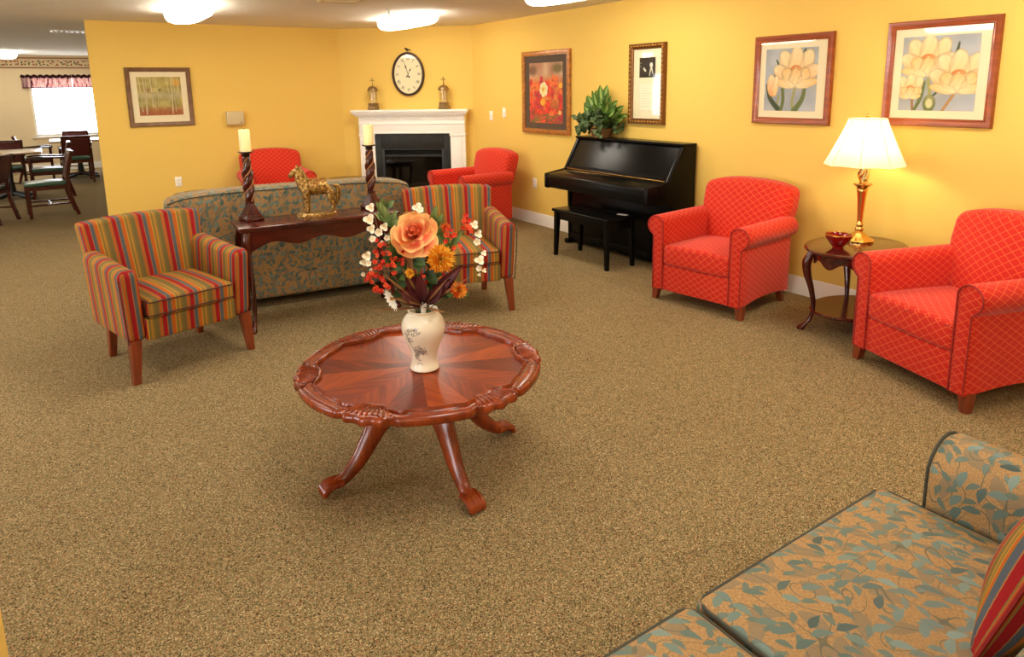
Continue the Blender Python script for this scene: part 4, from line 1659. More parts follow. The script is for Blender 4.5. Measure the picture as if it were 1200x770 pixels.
def candle_holder(x, y, z, label, clabel):
    t = thing('candle_holder', label, 'candle holder', (x, y, z), 12, 'twisted candle holders on the console table')
    bm = newbm()
    rbox(bm, (-0.065, -0.065, 0.0), (0.065, 0.065, 0.028), 0.006)
    rbox(bm, (-0.056, -0.056, 0.026), (0.056, 0.056, 0.040), 0.006)
    rings = []
    for s, zz in ((0.052, 0.038), (0.040, 0.065), (0.026, 0.10), (0.020, 0.118)):
        rings.append([(s * sx, s * sy, zz) for sx, sy in ((-1, -1), (1, -1), (1, 1), (-1, 1))])
    loft(bm, rings)
    obj('base', bm, M['mahog_z'], t)
    bm = newbm(); lathe(bm, [(0.020, 0.115), (0.031, 0.122), (0.031, 0.132), (0.020, 0.138)], 24); obj('collar', bm, M['mahog_z'], t)
    bm = newbm()
    rings = []
    N = 60
    for i in range(N + 1):
        u = i / N
        zz = 0.136 + 0.31 * u
        r0 = 0.020 + 0.014 * math.sin(PI * min(1, u * 0.9 + 0.1)) ** 0.8
        rings.append([(r0 * (1 + 0.20 * math.cos(2 * (a - 9.5 * u))) * math.cos(a), r0 * (1 + 0.20 * math.cos(2 * (a - 9.5 * u))) * math.sin(a), zz) for a in [2 * PI * j / 24 for j in range(24)]])
    loft(bm, rings)
    obj('twisted_column', bm, M['mahog_z'], t)
    bm = newbm()
    for ph in (0, PI):
        pts = []
        for i in range(N + 1):
            u = i / N
            r0 = (0.020 + 0.014 * math.sin(PI * min(1, u * 0.9 + 0.1)) ** 0.8) * 0.88
            a = 9.5 * u + PI / 2 + ph
            pts.append((r0 * math.cos(a), r0 * math.sin(a), 0.136 + 0.31 * u))
        tube(bm, pts, 0.0055, 6)
    obj('spiral_lines', bm, plain('lighter brown wood', lin(150, 96, 52), 0.35), t)  # lighter spiral lines along the grooves of the twist
    bm = newbm(); lathe(bm, [(0.018, 0.442), (0.032, 0.452), (0.024, 0.46), (0.030, 0.470), (0.052, 0.476), (0.052, 0.482), (0.046, 0.482)], 28); obj('cup', bm, M['bronze'], t)
    c = thing('pillar_candle', clabel, 'candle', (x, y, z + 0.482), 0, 'ivory pillar candles on the twisted holders')
    bm = newbm(); lathe(bm, [(0.037, 0), (0.037, 0.146), (0.034, 0.15), (0.02, 0.147), (0.004, 0.146)], 28); obj('wax_body', bm, M['wax'], c)
    bm = newbm(); tube(bm, [(0, 0, 0.145), (0.001, 0, 0.153), (0.003, 0, 0.16)], 0.0015, 6); obj('wick', bm, M['wick'], c)


def build_horse():
    t = thing('horse_figurine', 'golden brown glazed horse statuette standing on the console table', 'figurine', HORSE[0], HORSE[1])
    # local x runs head (-) to tail (+)
    bm = newbm()
    rings = []
    for z, k in ((0, 1.0), (0.012, 1.02), (0.022, 0.96), (0.028, 0.8)):
        rings.append([((0.135 + 0.012 * math.sin(5 * a)) * k * math.cos(a) - 0.005, (0.062 + 0.006 * math.sin(7 * a)) * k * math.sin(a), z) for a in [2 * PI * j / 40 for j in range(40)]])
    loft(bm, rings); obj('plinth', bm, M['glaze'], t)
    V = [(0.0, 0, 0.20), (-0.06, 0, 0.205), (-0.085, 0, 0.225), (-0.105, 0, 0.27), (-0.12, 0, 0.315), (-0.135, 0, 0.335), (-0.165, 0, 0.31), (-0.185, 0, 0.285),
         (0.06, 0, 0.205), (0.095, 0, 0.20)]
    E = [(0, 1), (1, 2), (2, 3), (3, 4), (4, 5), (5, 6), (6, 7), (0, 8), (8, 9)]
    Rr = [(0.046, 0.048), (0.044, 0.05), (0.038, 0.046), (0.026, 0.036), (0.022, 0.030), (0.022, 0.026), (0.017, 0.019), (0.012, 0.013), (0.044, 0.046), (0.038, 0.042)]
    def leg(root, pts, rr):
        k = root
        for p, r in zip(pts, rr):
            V.append(p); Rr.append((r, r)); E.append((k, len(V) - 1)); k = len(V) - 1
    for s in (-1, 1):
        leg(1, [(-0.075, 0.026 * s, 0.165), (-0.078 - 0.006 * s, 0.03 * s, 0.105), (-0.074 - 0.006 * s, 0.03 * s, 0.055), (-0.082 - 0.006 * s, 0.03 * s, 0.028)], (0.024, 0.015, 0.011, 0.014))
        leg(9, [(0.098, 0.028 * s, 0.155), (0.092 + 0.006 * s, 0.032 * s, 0.115), (0.115 + 0.006 * s, 0.032 * s, 0.085), (0.108 + 0.006 * s, 0.032 * s, 0.05), (0.100 + 0.006 * s, 0.032 * s, 0.028)], (0.030, 0.019, 0.013, 0.011, 0.014))
    skin('body', V, E, [(a * 1.22, b * 1.22) for a, b in Rr], M['glaze'], t)
    for s in (-1, 1):
        bm = newbm(); tube(bm, [(-0.128, 0.013 * s, 0.345), (-0.126, 0.016 * s, 0.362), (-0.124, 0.016 * s, 0.378)], [0.008, 0.007, 0.001], 8); obj('ear', bm, M['glaze'], t)
    bm = newbm()
    for i in range(9):
        u = i / 8
        x, z = -0.118 + 0.055 * u, 0.352 - 0.105 * u
        tube(bm, smooth_path([(x, 0, z), (x + 0.018, 0.012 * (-1) ** i, z - 0.004), (x + 0.022, 0.03 * (-1) ** i, z - 0.03)], 3), [0.011, 0.011, 0.010, 0.010, 0.008, 0.006, 0.002], 7)
    obj('mane', bm, M['glaze'], t)
    bm = newbm()
    tube(bm, smooth_path([(0.115, 0, 0.22), (0.145, 0, 0.205), (0.150, 0, 0.16), (0.138, 0, 0.10), (0.132, 0, 0.065)], 4), interp([0, .3, .6, 1], [0.012, 0.02, 0.018, 0.003], 17), 9)
    obj('tail', bm, M['glaze'], t)
    bm = newbm()
    rings = []
    for i in range(9):
        u = i / 8
        x = -0.055 + 0.12 * u
        rings.append([(x, 0.064 * math.sin(a), 0.208 + 0.062 * math.cos(a)) for a in [(-1.9 + 3.8 * j / 14) for j in range(15)]] +
                     [(x, 0.056 * math.sin(a), 0.208 + 0.054 * math.cos(a)) for a in [(1.9 - 3.8 * j / 14) for j in range(15)]])
    loft(bm, rings); s = obj('saddle_cloth', bm, M['glaze'], t)
    bm = newbm()
    rr = random.Random(3)
    for i in range(70):
        a = -1.8 + 3.6 * rr.random(); x = -0.05 + 0.11 * rr.random()
        lathe(bm, [(0.001, -0.006), (0.006, -0.002), (0.006, 0.003), (0.001, 0.006)], 6, (x, 0.065 * math.sin(a), 0.208 + 0.064 * math.cos(a)))
    obj('bead_trim', bm, M['gilt'], s)


def build_coffee_table():
    t = thing('coffee_table', 'round carved cherry coffee table with starburst top and four claw legs', 'coffee table', CT[0], CT[1])
    RO, H = 0.518, 0.47
    # carving centres every 60 degrees
    ph0 = R(CT[2])

    def carve(a):
        k = ((a - ph0) / (PI / 3)) % 1.0
        d = min(k, 1 - k) * (PI / 3)
        return math.exp(-(d / 0.15) ** 4), d, k
    NA = 360

    def ro(a):
        c, d, k = carve(a)
        lobes = 0.006 * math.cos(d * 42) if d < 0.19 else 0
        dip = -0.014 * math.exp(-((d - 0.205) / 0.03) ** 2)
        return RO * (1 + 0.012 * c) + lobes * 0.8 + dip

    def ri(a):
        c, d, k = carve(a)
        return RO - 0.082 - 0.026 * c + 0.014 * math.exp(-((d - 0.26) / 0.06) ** 2)
    # veneered field
    bm = newbm(); uvl = bm.loops.layers.uv.verify()
    cl = bm.loops.layers.float_color.new('Col')
    rr = random.Random(2)
    zt = H - 0.016
    ctr = bm.verts.new((0, 0, zt))
    ring = []
    for j in range(96):
        a = 2 * PI * j / 96
        ring.append(bm.verts.new(((ri(a) + 0.012) * math.cos(a), (ri(a) + 0.012) * math.sin(a), zt)))
    for j in range(96):
        f = bm.faces.new((ctr, ring[j], ring[(j + 1) % 96]))
        sct = (j * 16) // 96
        a = 2 * PI * (sct + 0.5) / 16 + (0.55 if sct % 2 else -0.55)
        tone = (0.25, 0.62, 0.4, 0.8)[sct % 4] if sct % 2 else (0.5, 0.3)[(sct // 2) % 2]
        for lp in f.loops:
            p = lp.vert.co
            lp[uvl].uv = (p.x * math.cos(a) + p.y * math.sin(a) + sct * 3.1, -p.x * math.sin(a) + p.y * math.cos(a))
            lp[cl] = (tone, tone, tone, 1)
    # underside slab
    low = [bm.verts.new((v.co.x, v.co.y, H - 0.036)) for v in ring]
    for j in range(96):
        bm.faces.new((ring[j], low[j], low[(j + 1) % 96], ring[(j + 1) % 96]))
    bm.faces.new(low)
    obj('table_top', bm, M['veneer'], t)
    # moulded rim
    bm = newbm()
    rings = []
    prof = [(0.0, -0.018), (0.015, -0.006), (0.05, 0.003), (0.10, 0.004), (0.15, -0.003), (0.18, -0.010), (0.24, -0.011), (0.28, -0.006), (0.33, -0.005), (0.55, -0.004), (0.74, -0.004),
            (0.78, -0.008), (0.82, -0.003), (0.88, 0.001), (0.94, -0.002), (0.98, -0.009), (1.0, -0.017), (0.995, -0.024), (0.965, -0.031), (0.90, -0.035), (0.0, -0.036)]
    for q, dz in prof:
        row = []
        for j in range(NA):
            a = 2 * PI * j / NA
            c, d, k = carve(a)
            r = ri(a) + (ro(a) - ri(a)) * q
            z = H + dz
            if 0.1 < q < 0.97 and dz > -0.02:
                z += c * 0.004 * math.sin(PI * min(1, q))
            if q >= 0.95 and dz < -0.01:
                z -= 0.004 * c * (0.5 + 0.5 * math.cos(d * 42))
            row.append((r * math.cos(a), r * math.sin(a), z))
        rings.append(row)
    loft(bm, rings, False)
    rim = obj('rim', bm, M['cherry_z'], t, 60)
    # carved scrolls and shells in low relief on the rim
    for i in range(6):
        bm = newbm()
        a0 = ph0 + i * PI / 3
        for k in range(-4, 5):
            a = a0 + k * 0.036
            pts = []
            for q in (0.22, 0.45, 0.7, 0.9):
                r = ri(a) + (ro(a) - ri(a)) * q
                aa = a + 0.012 * k * (q - 0.2)
                pts.append((r * math.cos(aa), r * math.sin(aa), H + (-0.004 if q < 0.9 else -0.006)))
            tube(bm, smooth_path(pts, 3), interp([0, .5, 1], [0.005, 0.0085, 0.006], 10), 7)
        for s in (-1, 1):
            pts = []
            for k in range(14):
                th = k / 13 * 1.7 * PI
                rad = 0.018 * (1 - k / 18)
                a = a0 + s * 0.19
                cx, cy = (RO - 0.024) * math.cos(a), (RO - 0.024) * math.sin(a)
                pts.append((cx + rad * math.cos(th + a), cy + rad * math.sin(th + a) * s, H - 0.003))
            tube(bm, pts, interp([0, 1], [0.0075, 0.004], 14), 6)
        obj('carving', bm, M['cherry_z'], rim)
    # pedestal
    bm = newbm()
    lathe(bm, [(0.05, 0.20), (0.06, 0.215), (0.055, 0.24), (0.072, 0.27), (0.075, 0.36), (0.10, 0.385), (0.15, 0.405), (0.16, 0.425)], 32)
    obj('pedestal', bm, M['cherry_z'], t)
    bm = newbm(); lathe(bm, [(0.27, 0.420), (0.29, 0.424), (0.29, 0.436)], 48); obj('support_plate', bm, M['cherry_z'], t)
    for i in range(4):
        a = R(CT[3]) + i * PI / 2
        d = Vector((math.cos(a), math.sin(a), 0))
        path = smooth_path([d * 0.05 + Vector((0, 0, 0.33)), d * 0.12 + Vector((0, 0, 0.325)), d * 0.19 + Vector((0, 0, 0.27)), d * 0.245 + Vector((0, 0, 0.19)), d * 0.30 + Vector((0, 0, 0.11)), d * 0.36 + Vector((0, 0, 0.055)), d * 0.405 + Vector((0, 0, 0.036))], 5)
        n = len(path)
        wd = interp([0, .2, .5, .8, 1], [0.046, 0.048, 0.036, 0.026, 0.024], n)
        ht = interp([0, .2, .45, .8, 1], [0.085, 0.075, 0.046, 0.028, 0.023], n)
        sd = Vector((-d.y, d.x, 0))
        rings = []
        for k, p in enumerate(path):
            tg = (path[min(n - 1, k + 1)] - path[max(0, k - 1)]).normalized()
            up = sd.cross(tg)
            if up.z < 0:
                up = -up
            ring = []
            for j in range(16):
                th = 2 * PI * j / 16
                rk = 1 + 0.10 * max(0, math.sin(th)) * math.cos(4 * th)
                ring.append(p + sd * wd[k] * math.cos(th) * rk + up * ht[k] * math.sin(th) * rk)
            rings.append(ring)
        bm = newbm(); loft(bm, rings)
        lg = obj('leg', bm, M['cherry_z'], t, 60)
        bm = newbm()
        for k in (-1.5, -0.5, 0.5, 1.5):
            c = d * 0.40 + sd * 0.0165 * k
            tube(bm, smooth_path([c + Vector((0, 0, 0.045)) - d * 0.02, c + d * 0.03 + Vector((0, 0, 0.044)), c + d * 0.055 + Vector((0, 0, 0.026)), c + d * 0.056 + Vector((0, 0, 0.010))], 4), interp([0, .6, 1], [0.015, 0.0165, 0.011], 13), 8)
        obj('claw_foot', bm, M['cherry_z'], lg)


def build_piano():
    t = thing('upright_piano', 'glossy black upright piano with closed lid against the yellow wall', 'piano', (4.70, 4.85, 0), -90)
    B = M['ebony']
    W = 0.735
    side = [(0, 0.03), (0, 1.10), (-0.165, 1.10), (-0.335, 0.80), (-0.585, 0.765), (-0.59, 0.75), (-0.59, 0.625), (-0.575, 0.615), (-0.32, 0.60), (-0.29, 0.56), (-0.28, 0.03)]
    for x0, x1 in ((-W, -W + 0.04), (W - 0.04, W)):
        bm = newbm(); prism(bm, side, 'x', x0, x1, 0.004); obj('side_panel', bm, B, t)
    bm = newbm(); rbox(bm, (-W - 0.006, -0.18, 1.10), (W + 0.006, 0.0, 1.122), 0.006); obj('lid', bm, B, t)
    bm = newbm(); prism(bm, [(-0.155, 1.10), (-0.327, 0.80), (-0.300, 0.795), (-0.13, 1.10)], 'x', -W + 0.04, W - 0.04, 0.002); obj('upper_panel', bm, B, t)
    bm = newbm(); prism(bm, [(-0.33, 0.796), (-0.575, 0.763), (-0.588, 0.75), (-0.588, 0.725), (-0.33, 0.74)], 'x', -W + 0.04, W - 0.04, 0.003); fb = obj('fallboard', bm, B, t)
    bm = newbm(); tube(bm, [(-W + 0.05, -0.334, 0.801), (W - 0.05, -0.334, 0.801)], 0.005, 8); obj('brass_hinge', bm, M['brass'], fb)
    bm = newbm(); rbox(bm, (-W + 0.04, -0.585, 0.625), (W - 0.04, -0.02, 0.725), 0.006); obj('key_bed', bm, B, t)
    bm = newbm(); rbox(bm, (-W + 0.04, -0.275, 0.12), (W - 0.04, -0.25, 0.625), 0.004); obj('lower_panel', bm, B, t)
    bm = newbm(); rbox(bm, (-W + 0.04, -0.285, 0.03), (W - 0.04, -0.24, 0.12), 0.004); obj('bottom_rail', bm, B, t)
    bm = newbm(); box(bm, -W + 0.04, W - 0.04, -0.03, -0.005, 0.06, 1.10); obj('back_panel', bm, B, t)
    for s in (-1, 1):
        bm = newbm(); rbox(bm, (s * (W - 0.025) - 0.03, -0.33, 0.0), (s * (W - 0.025) + 0.03, 0.0, 0.05), 0.012); obj('toe_block', bm, B, t)
    for i in range(3):
        x = (i - 1) * 0.1
        bm = newbm(); tube(bm, smooth_path([(x, -0.26, 0.07), (x, -0.32, 0.072), (x, -0.37, 0.062)], 4), interp([0, .6, 1], [0.007, 0.010, 0.018], 9), 8, True, 0.5); obj('pedal', bm, M['brass'], t)
    # music ledge strip
    bm = newbm(); prism(bm, [(-0.322, 0.815), (-0.312, 0.835), (-0.300, 0.83), (-0.305, 0.81)], 'x', -W + 0.08, W - 0.08); obj('music_ledge', bm, B, t)


def build_bench():
    t = thing('piano_bench', 'black wooden piano bench with four tapered legs in front of the piano', 'bench', (4.125, 4.835, 0), -90)
    B = M['ebony']
    bm = newbm(); rbox(bm, (-0.405, -0.185, 0.44), (0.405, 0.185, 0.468), 0.008); obj('bench_top', bm, B, t)
    bm = newbm()
    for a in ((-0.37, 0.37, -0.155, -0.135), (-0.37, 0.37, 0.135, 0.155), (-0.37, -0.35, -0.135, 0.135), (0.35, 0.37, -0.135, 0.135)):
        box(bm, *a, 0.365, 0.44, 0.002)
    obj('apron', bm, B, t)
    for sx in (-1, 1):
        for sy in (-1, 1):
            bm = newbm(); taper_leg(bm, (sx * 0.36, sy * 0.145, 0.44), (sx * 0.375, sy * 0.155, 0), 0.052, 0.034); obj('leg', bm, B, t)
    p = thing('paper_slip', 'small white paper slip lying on the far right end of the piano bench', 'paper', (4.235, 4.55, 0.468), -78)
    bm = newbm(); rbox(bm, (-0.05, -0.022, 0.0), (0.05, 0.022, 0.003), 0.001); obj('sheet', bm, M['paper'], p)


def build_end_table():
    t = thing('end_table', 'oval mahogany end table with cabriole legs between the two red armchairs', 'end table', ENDT, 0)
    H, a, b = 0.58, 0.375, 0.285
    def oval(k, z, n=56):
        return [(a * k * math.cos(2 * PI * j / n), b * k * math.sin(2 * PI * j / n), z) for j in range(n)]
    bm = newbm()
    loft(bm, [oval(0.955, H - 0.024), oval(0.985, H - 0.020), oval(1.0, H - 0.012), oval(0.985, H - 0.004), oval(0.96, H - 0.002), oval(0.94, H)])
    obj('table_top', bm, M['mahog'], t)
    bm = newbm(); N = 112
    rings = []
    for k, up in ((0.80, 1), (0.76, 1), (0.76, 0), (0.80, 0)):
        row = []
        for j in range(N):
            th = 2 * PI * j / N
            z = H - 0.024 if up else H - 0.10 - 0.022 * math.cos(th * 8)
            row.append((a * k * math.cos(th), b * k * math.sin(th), z))
        rings.append(row)
    rings.append(rings[0])
    loft(bm, rings, False); obj('apron', bm, M['mahog'], t)
    bm = newbm(); loft(bm, [oval(0.80, 0.14), oval(0.82, 0.15), oval(0.80, 0.16)]); obj('lower_shelf', bm, M['mahog'], t)
    for th in (45, 135, 225, 315):
        th = R(th)
        dx, dy = math.cos(th), math.sin(th)
        bm = newbm(); cabriole(bm, a * 0.80 * dx, b * 0.80 * dy, dx, dy, H - 0.03, 0.9, 0.07); obj('leg', bm, M['mahog_z'], t)
    # lamp
    l = thing('table_lamp', 'lit brass candlestick table lamp with pleated cream shade on the end table', 'lamp', LAMP, 0)
    bm = newbm()
    rings = []
    for r, z in ((0.092, 0.0), (0.094, 0.012), (0.086, 0.02), (0.066, 0.028), (0.046, 0.05), (0.034, 0.062)):
        rings.append([(r * (1 + 0.035 * math.cos(8 * th)) * math.cos(th), r * (1 + 0.035 * math.cos(8 * th)) * math.sin(th), z) for th in [2 * PI * j / 64 for j in range(64)]])
    loft(bm, rings); obj('base', bm, M['brass'], l)
    bm = newbm(); lathe(bm, [(0.034, 0.06), (0.02, 0.07), (0.027, 0.08), (0.027, 0.09), (0.018, 0.10), (0.024, 0.115), (0.018, 0.128), (0.017, 0.14), (0.020, 0.2), (0.026, 0.29), (0.031, 0.33), (0.034, 0.345), (0.031, 0.355),
                             (0.04, 0.37), (0.058, 0.385), (0.058, 0.391), (0.03, 0.396), (0.02, 0.405)], 32)
    obj('stem', bm, M['brass'], l)
    bm = newbm()
    for k in range(5):
        th = 2 * PI * k / 5
        pts = [(0.020 * math.cos(th + u * 1.6) * (0.8 + 0.7 * math.sin(PI * u)), 0.020 * math.sin(th + u * 1.6) * (0.8 + 0.7 * math.sin(PI * u)), 0.40 + 0.10 * u) for u in [i / 8 for i in range(9)]]
        tube(bm, pts, 0.007, 7)
    obj('openwork_cup', bm, M['brass'], l)
    bm = newbm(); lathe(bm, [(0.018, 0.40), (0.019, 0.50), (0.017, 0.55), (0.017, 0.60)], 20); obj('candle_sleeve', bm, M['wax'], l)
    bm = newbm()
    for s in (-1, 1):
        tube(bm, smooth_path([(0.012 * s, 0, 0.56), (0.05 * s, 0, 0.62), (0.055 * s, 0, 0.74), (0.006 * s, 0, 0.822)], 5), 0.0022, 6)
    obj('harp', bm, M['brass'], l)
    n = 96
    bm = newbm()
    rings = []
    for u in [i / 10 for i in range(11)]:
        row = []
        for j in range(n):
            th = 2 * PI * j / n
            r = 0.112 + (0.248 - 0.112) * (u ** 1.12)
            sc = abs(math.cos(4 * th))
            r *= 1 - 0.03 * (1 - sc) * u
            z = 0.815 - 0.295 * u - 0.006 * u * (1 - sc)
            row.append((r * math.cos(th), r * math.sin(th), z))
        rings.append(row)
    loft(bm, rings, False)
    bmesh.ops.solidify(bm, geom=bm.faces[:], thickness=0.0015)
    sh = obj('lamp_shade', bm, M['shade'], l)
    bm = newbm()
    for k in range(8):
        th = PI / 8 + k * PI / 4
        pts = []
        for i in range(11):
            u = i / 10
            r = (0.112 + 0.136 * u ** 1.12) * (1 - 0.03 * u) + 0.001
            pts.append((r * math.cos(th), r * math.sin(th), 0.815 - 0.301 * u))
        tube(bm, pts, 0.0035, 6)
    for r, z in ((0.112, 0.815),):
        ring_path(bm, [(r * math.cos(2 * PI * j / 48), r * math.sin(2 * PI * j / 48), z) for j in range(48)], 0.004, 6)
    obj('rib_trim', bm, M['shade'], sh)
    bm = newbm(); lathe(bm, [(0.003, 0.812), (0.012, 0.82), (0.012, 0.826), (0.005, 0.832), (0.008, 0.842), (0.002, 0.852)], 14); obj('finial', bm, M['brass'], l)
    bm = newbm(); lathe(bm, [(0.012, 0.60), (0.014, 0.62), (0.03, 0.66), (0.032, 0.685), (0.022, 0.71), (0.004, 0.72)], 20); obj('bulb', bm, emit('glowing bulb', (1, 0.80, 0.50, 1), BULB_E), l)
    # bowl
    bw = thing('glass_bowl', 'small red glass bowl beside the lamp on the end table', 'bowl', BOWL, 0)
    bm = newbm()
    n = 48
    rings = []
    for r, z in ((0.034, 0.0), (0.036, 0.006), (0.032, 0.010), (0.05, 0.03), (0.072, 0.062), (0.078, 0.078), (0.081, 0.09), (0.076, 0.089), (0.068, 0.064), (0.046, 0.034), (0.02, 0.022)):
        k = max(0, (z - 0.05) / 0.04)
        rings.append([(r * math.cos(2 * PI * j / n), r * math.sin(2 * PI * j / n), z + 0.0015 * k * math.cos(8 * 2 * PI * j / n)) for j in range(n)])
    loft(bm, rings); obj('bowl_body', bm, M['red_glass'], bw, 60)
    bm = newbm()
    ring_path(bm, [(0.0795 * math.cos(2 * PI * j / 64), 0.0795 * math.sin(2 * PI * j / 64), 0.091 + 0.0015 * math.cos(16 * PI * j / 64)) for j in range(64)], 0.0032, 6)
    obj('gilt_rim', bm, M['gilt'], bw)


def side_table(x, y, label):
    t = thing('side_table', label, 'side table', (x, y, 0), 0, 'dark side tables behind the sofa')
    H = SIDE_H
    bm = newbm(); lathe(bm, [(0.27, H - 0.024), (0.285, H - 0.018), (0.285, H - 0.006), (0.275, H)], 40); obj('table_top', bm, M['mahog'], t)
    bm = newbm(); lathe(bm, [(0.2, H - 0.08), (0.2, H - 0.024)], 32); obj('apron', bm, M['mahog'], t)
    for k in range(4):
        th = PI / 4 + k * PI / 2
        bm = newbm(); cabriole(bm, 0.19 * math.cos(th), 0.19 * math.sin(th), math.cos(th), math.sin(th), H - 0.03, 0.8, 0.05); obj('leg', bm, M['mahog_z'], t)


def make_dining_chair(label, loc, rz, group, arms=True):
    t = thing('dining_chair', label, 'dining chair', loc, rz, group)
    W, G, B = M['mahog_z'], M['vinyl_green'], M['vinyl_wine']
    def bar(bm, p, q, s0, s1):
        p, q = Vector(p), Vector(q)
        d = (q - p).normalized()
        x = Vector((1, 0, 0)) if abs(d.x) < 0.9 else Vector((0, 1, 0))
        y = d.cross(x).normalized(); x = y.cross(d).normalized()
        loft(bm, [[c + x * a * s[0] + y * b * s[1] for a, b in ((-1, -1), (1, -1), (1, 1), (-1, 1))] for c, s in ((p, (s0, s0)), (q, (s1, s1)))])
    for s in (-1, 1):
        bm = newbm(); bar(bm, (s * 0.225, -0.24, 0), (s * 0.225, -0.24, 0.64 if arms else 0.43), 0.019, 0.022); obj('leg', bm, W, t)
        bm = newbm()
        pts = smooth_path([(s * 0.215, 0.30, 0), (s * 0.215, 0.235, 0.25), (s * 0.215, 0.215, 0.45), (s * 0.215, 0.25, 0.66), (s * 0.215, 0.31, 0.875)], 4)
        loft(bm, [[p + Vector((a * 0.017, b * 0.022, 0)) for a, b in ((-1, -1), (1, -1), (1, 1), (-1, 1))] for p in pts])
        obj('leg', bm, W, t)
        if arms:
            bm = newbm()
            pts = smooth_path([(s * 0.232, -0.28, 0.645), (s * 0.24, -0.15, 0.655), (s * 0.232, 0.05, 0.645), (s * 0.22, 0.24, 0.635)], 4)
            loft(bm, [[p + Vector((a * 0.025, 0, b * 0.014)) for a, b in ((-1, -1), (1, -1), (1, 1), (-1, 1))] for p in pts])
            obj('armrest', bm, W, t)
        bm = newbm(); bar(bm, (s * 0.225, -0.24, 0.17), (s * 0.217, 0.245, 0.17), 0.011, 0.011); obj('stretcher', bm, W, t)
    bm = newbm(); bar(bm, (-0.22, 0.0, 0.17), (0.22, 0.0, 0.17), 0.010, 0.010); obj('stretcher', bm, W, t)
    bm = newbm()
    box(bm, -0.215, 0.215, -0.255, -0.225, 0.37, 0.425); box(bm, -0.215, 0.215, 0.2, 0.23, 0.37, 0.425)
    box(bm, -0.24, -0.215, -0.24, 0.22, 0.37, 0.425); box(bm, 0.215, 0.24, -0.24, 0.22, 0.37, 0.425)
    obj('seat_frame', bm, W, t)
    def fs(p):
        q = p.copy()
        if p.z > 0.44:
            q.z += 0.02 * max(0, 1 - (p.x / 0.235) ** 2) * max(0, 1 - (p.y / 0.25) ** 2)
        return q
    bm = newbm(); rbox(bm, (-0.215, -0.27, 0.425), (0.215, 0.20, 0.465), 0.018, (5, 5, 1), 3, fs); obj('seat', bm, G, t)
    def lean(p):
        return Vector((p.x, p.y + (p.z - 0.5) * 0.24 - 0.02, p.z))
    bm = newbm(); rbox(bm, (-0.198, 0.215, 0.50), (0.198, 0.255, 0.835), 0.012, (2, 1, 3), 2, lean); obj('back_panel', bm, B, t)
    bm = newbm(); rbox(bm, (-0.225, 0.21, 0.83), (0.225, 0.26, 0.875), 0.012, (4, 1, 1), 2, lean); obj('top_rail', bm, W, t)
    return t


def dining_table(x, y, rz, label):
    t = thing('dining_table', label, 'dining table', (x, y, 0), rz, 'square dining tables')
    bm = newbm(); rbox(bm, (-0.46, -0.46, 0.725), (0.46, 0.46, 0.755), 0.008); obj('table_top', bm, M['laminate'], t)
    bm = newbm(); rbox(bm, (-0.465, -0.465, 0.722), (0.465, 0.465, 0.735), 0.006); obj('edge_band', bm, M['mahog'], t)
    bm = newbm(); lathe(bm, [(0.06, 0.05), (0.055, 0.15), (0.04, 0.3), (0.05, 0.6), (0.13, 0.70), (0.15, 0.722)], 24); obj('pedestal', bm, M['black'], t)
    for k in range(4):
        a = PI / 4 + k * PI / 2
        bm = newbm(); tube(bm, smooth_path([(0.03 * math.cos(a), 0.03 * math.sin(a), 0.10), (0.2 * math.cos(a), 0.2 * math.sin(a), 0.055), (0.38 * math.cos(a), 0.38 * math.sin(a), 0.03)], 4), interp([0, 1], [0.035, 0.028], 9), 8); obj('foot', bm, M['black'], t)
# ------------------------------------------------------------------ vase, flowers, potted plant
VX, VY, VZ = 1.20, 2.50, 0.456
VR = Vector((0.832, -0.555, 0))      # sideways across the vase
VT = Vector((-0.432, -0.902, 0))     # towards the near side


def FP(px, py, dep=0.0):
    p = VR * ((px - 494) / 280.0) + VT * dep
    return Vector((p.x, p.y, (430 - py) / 275.0 + dep * 0.33))


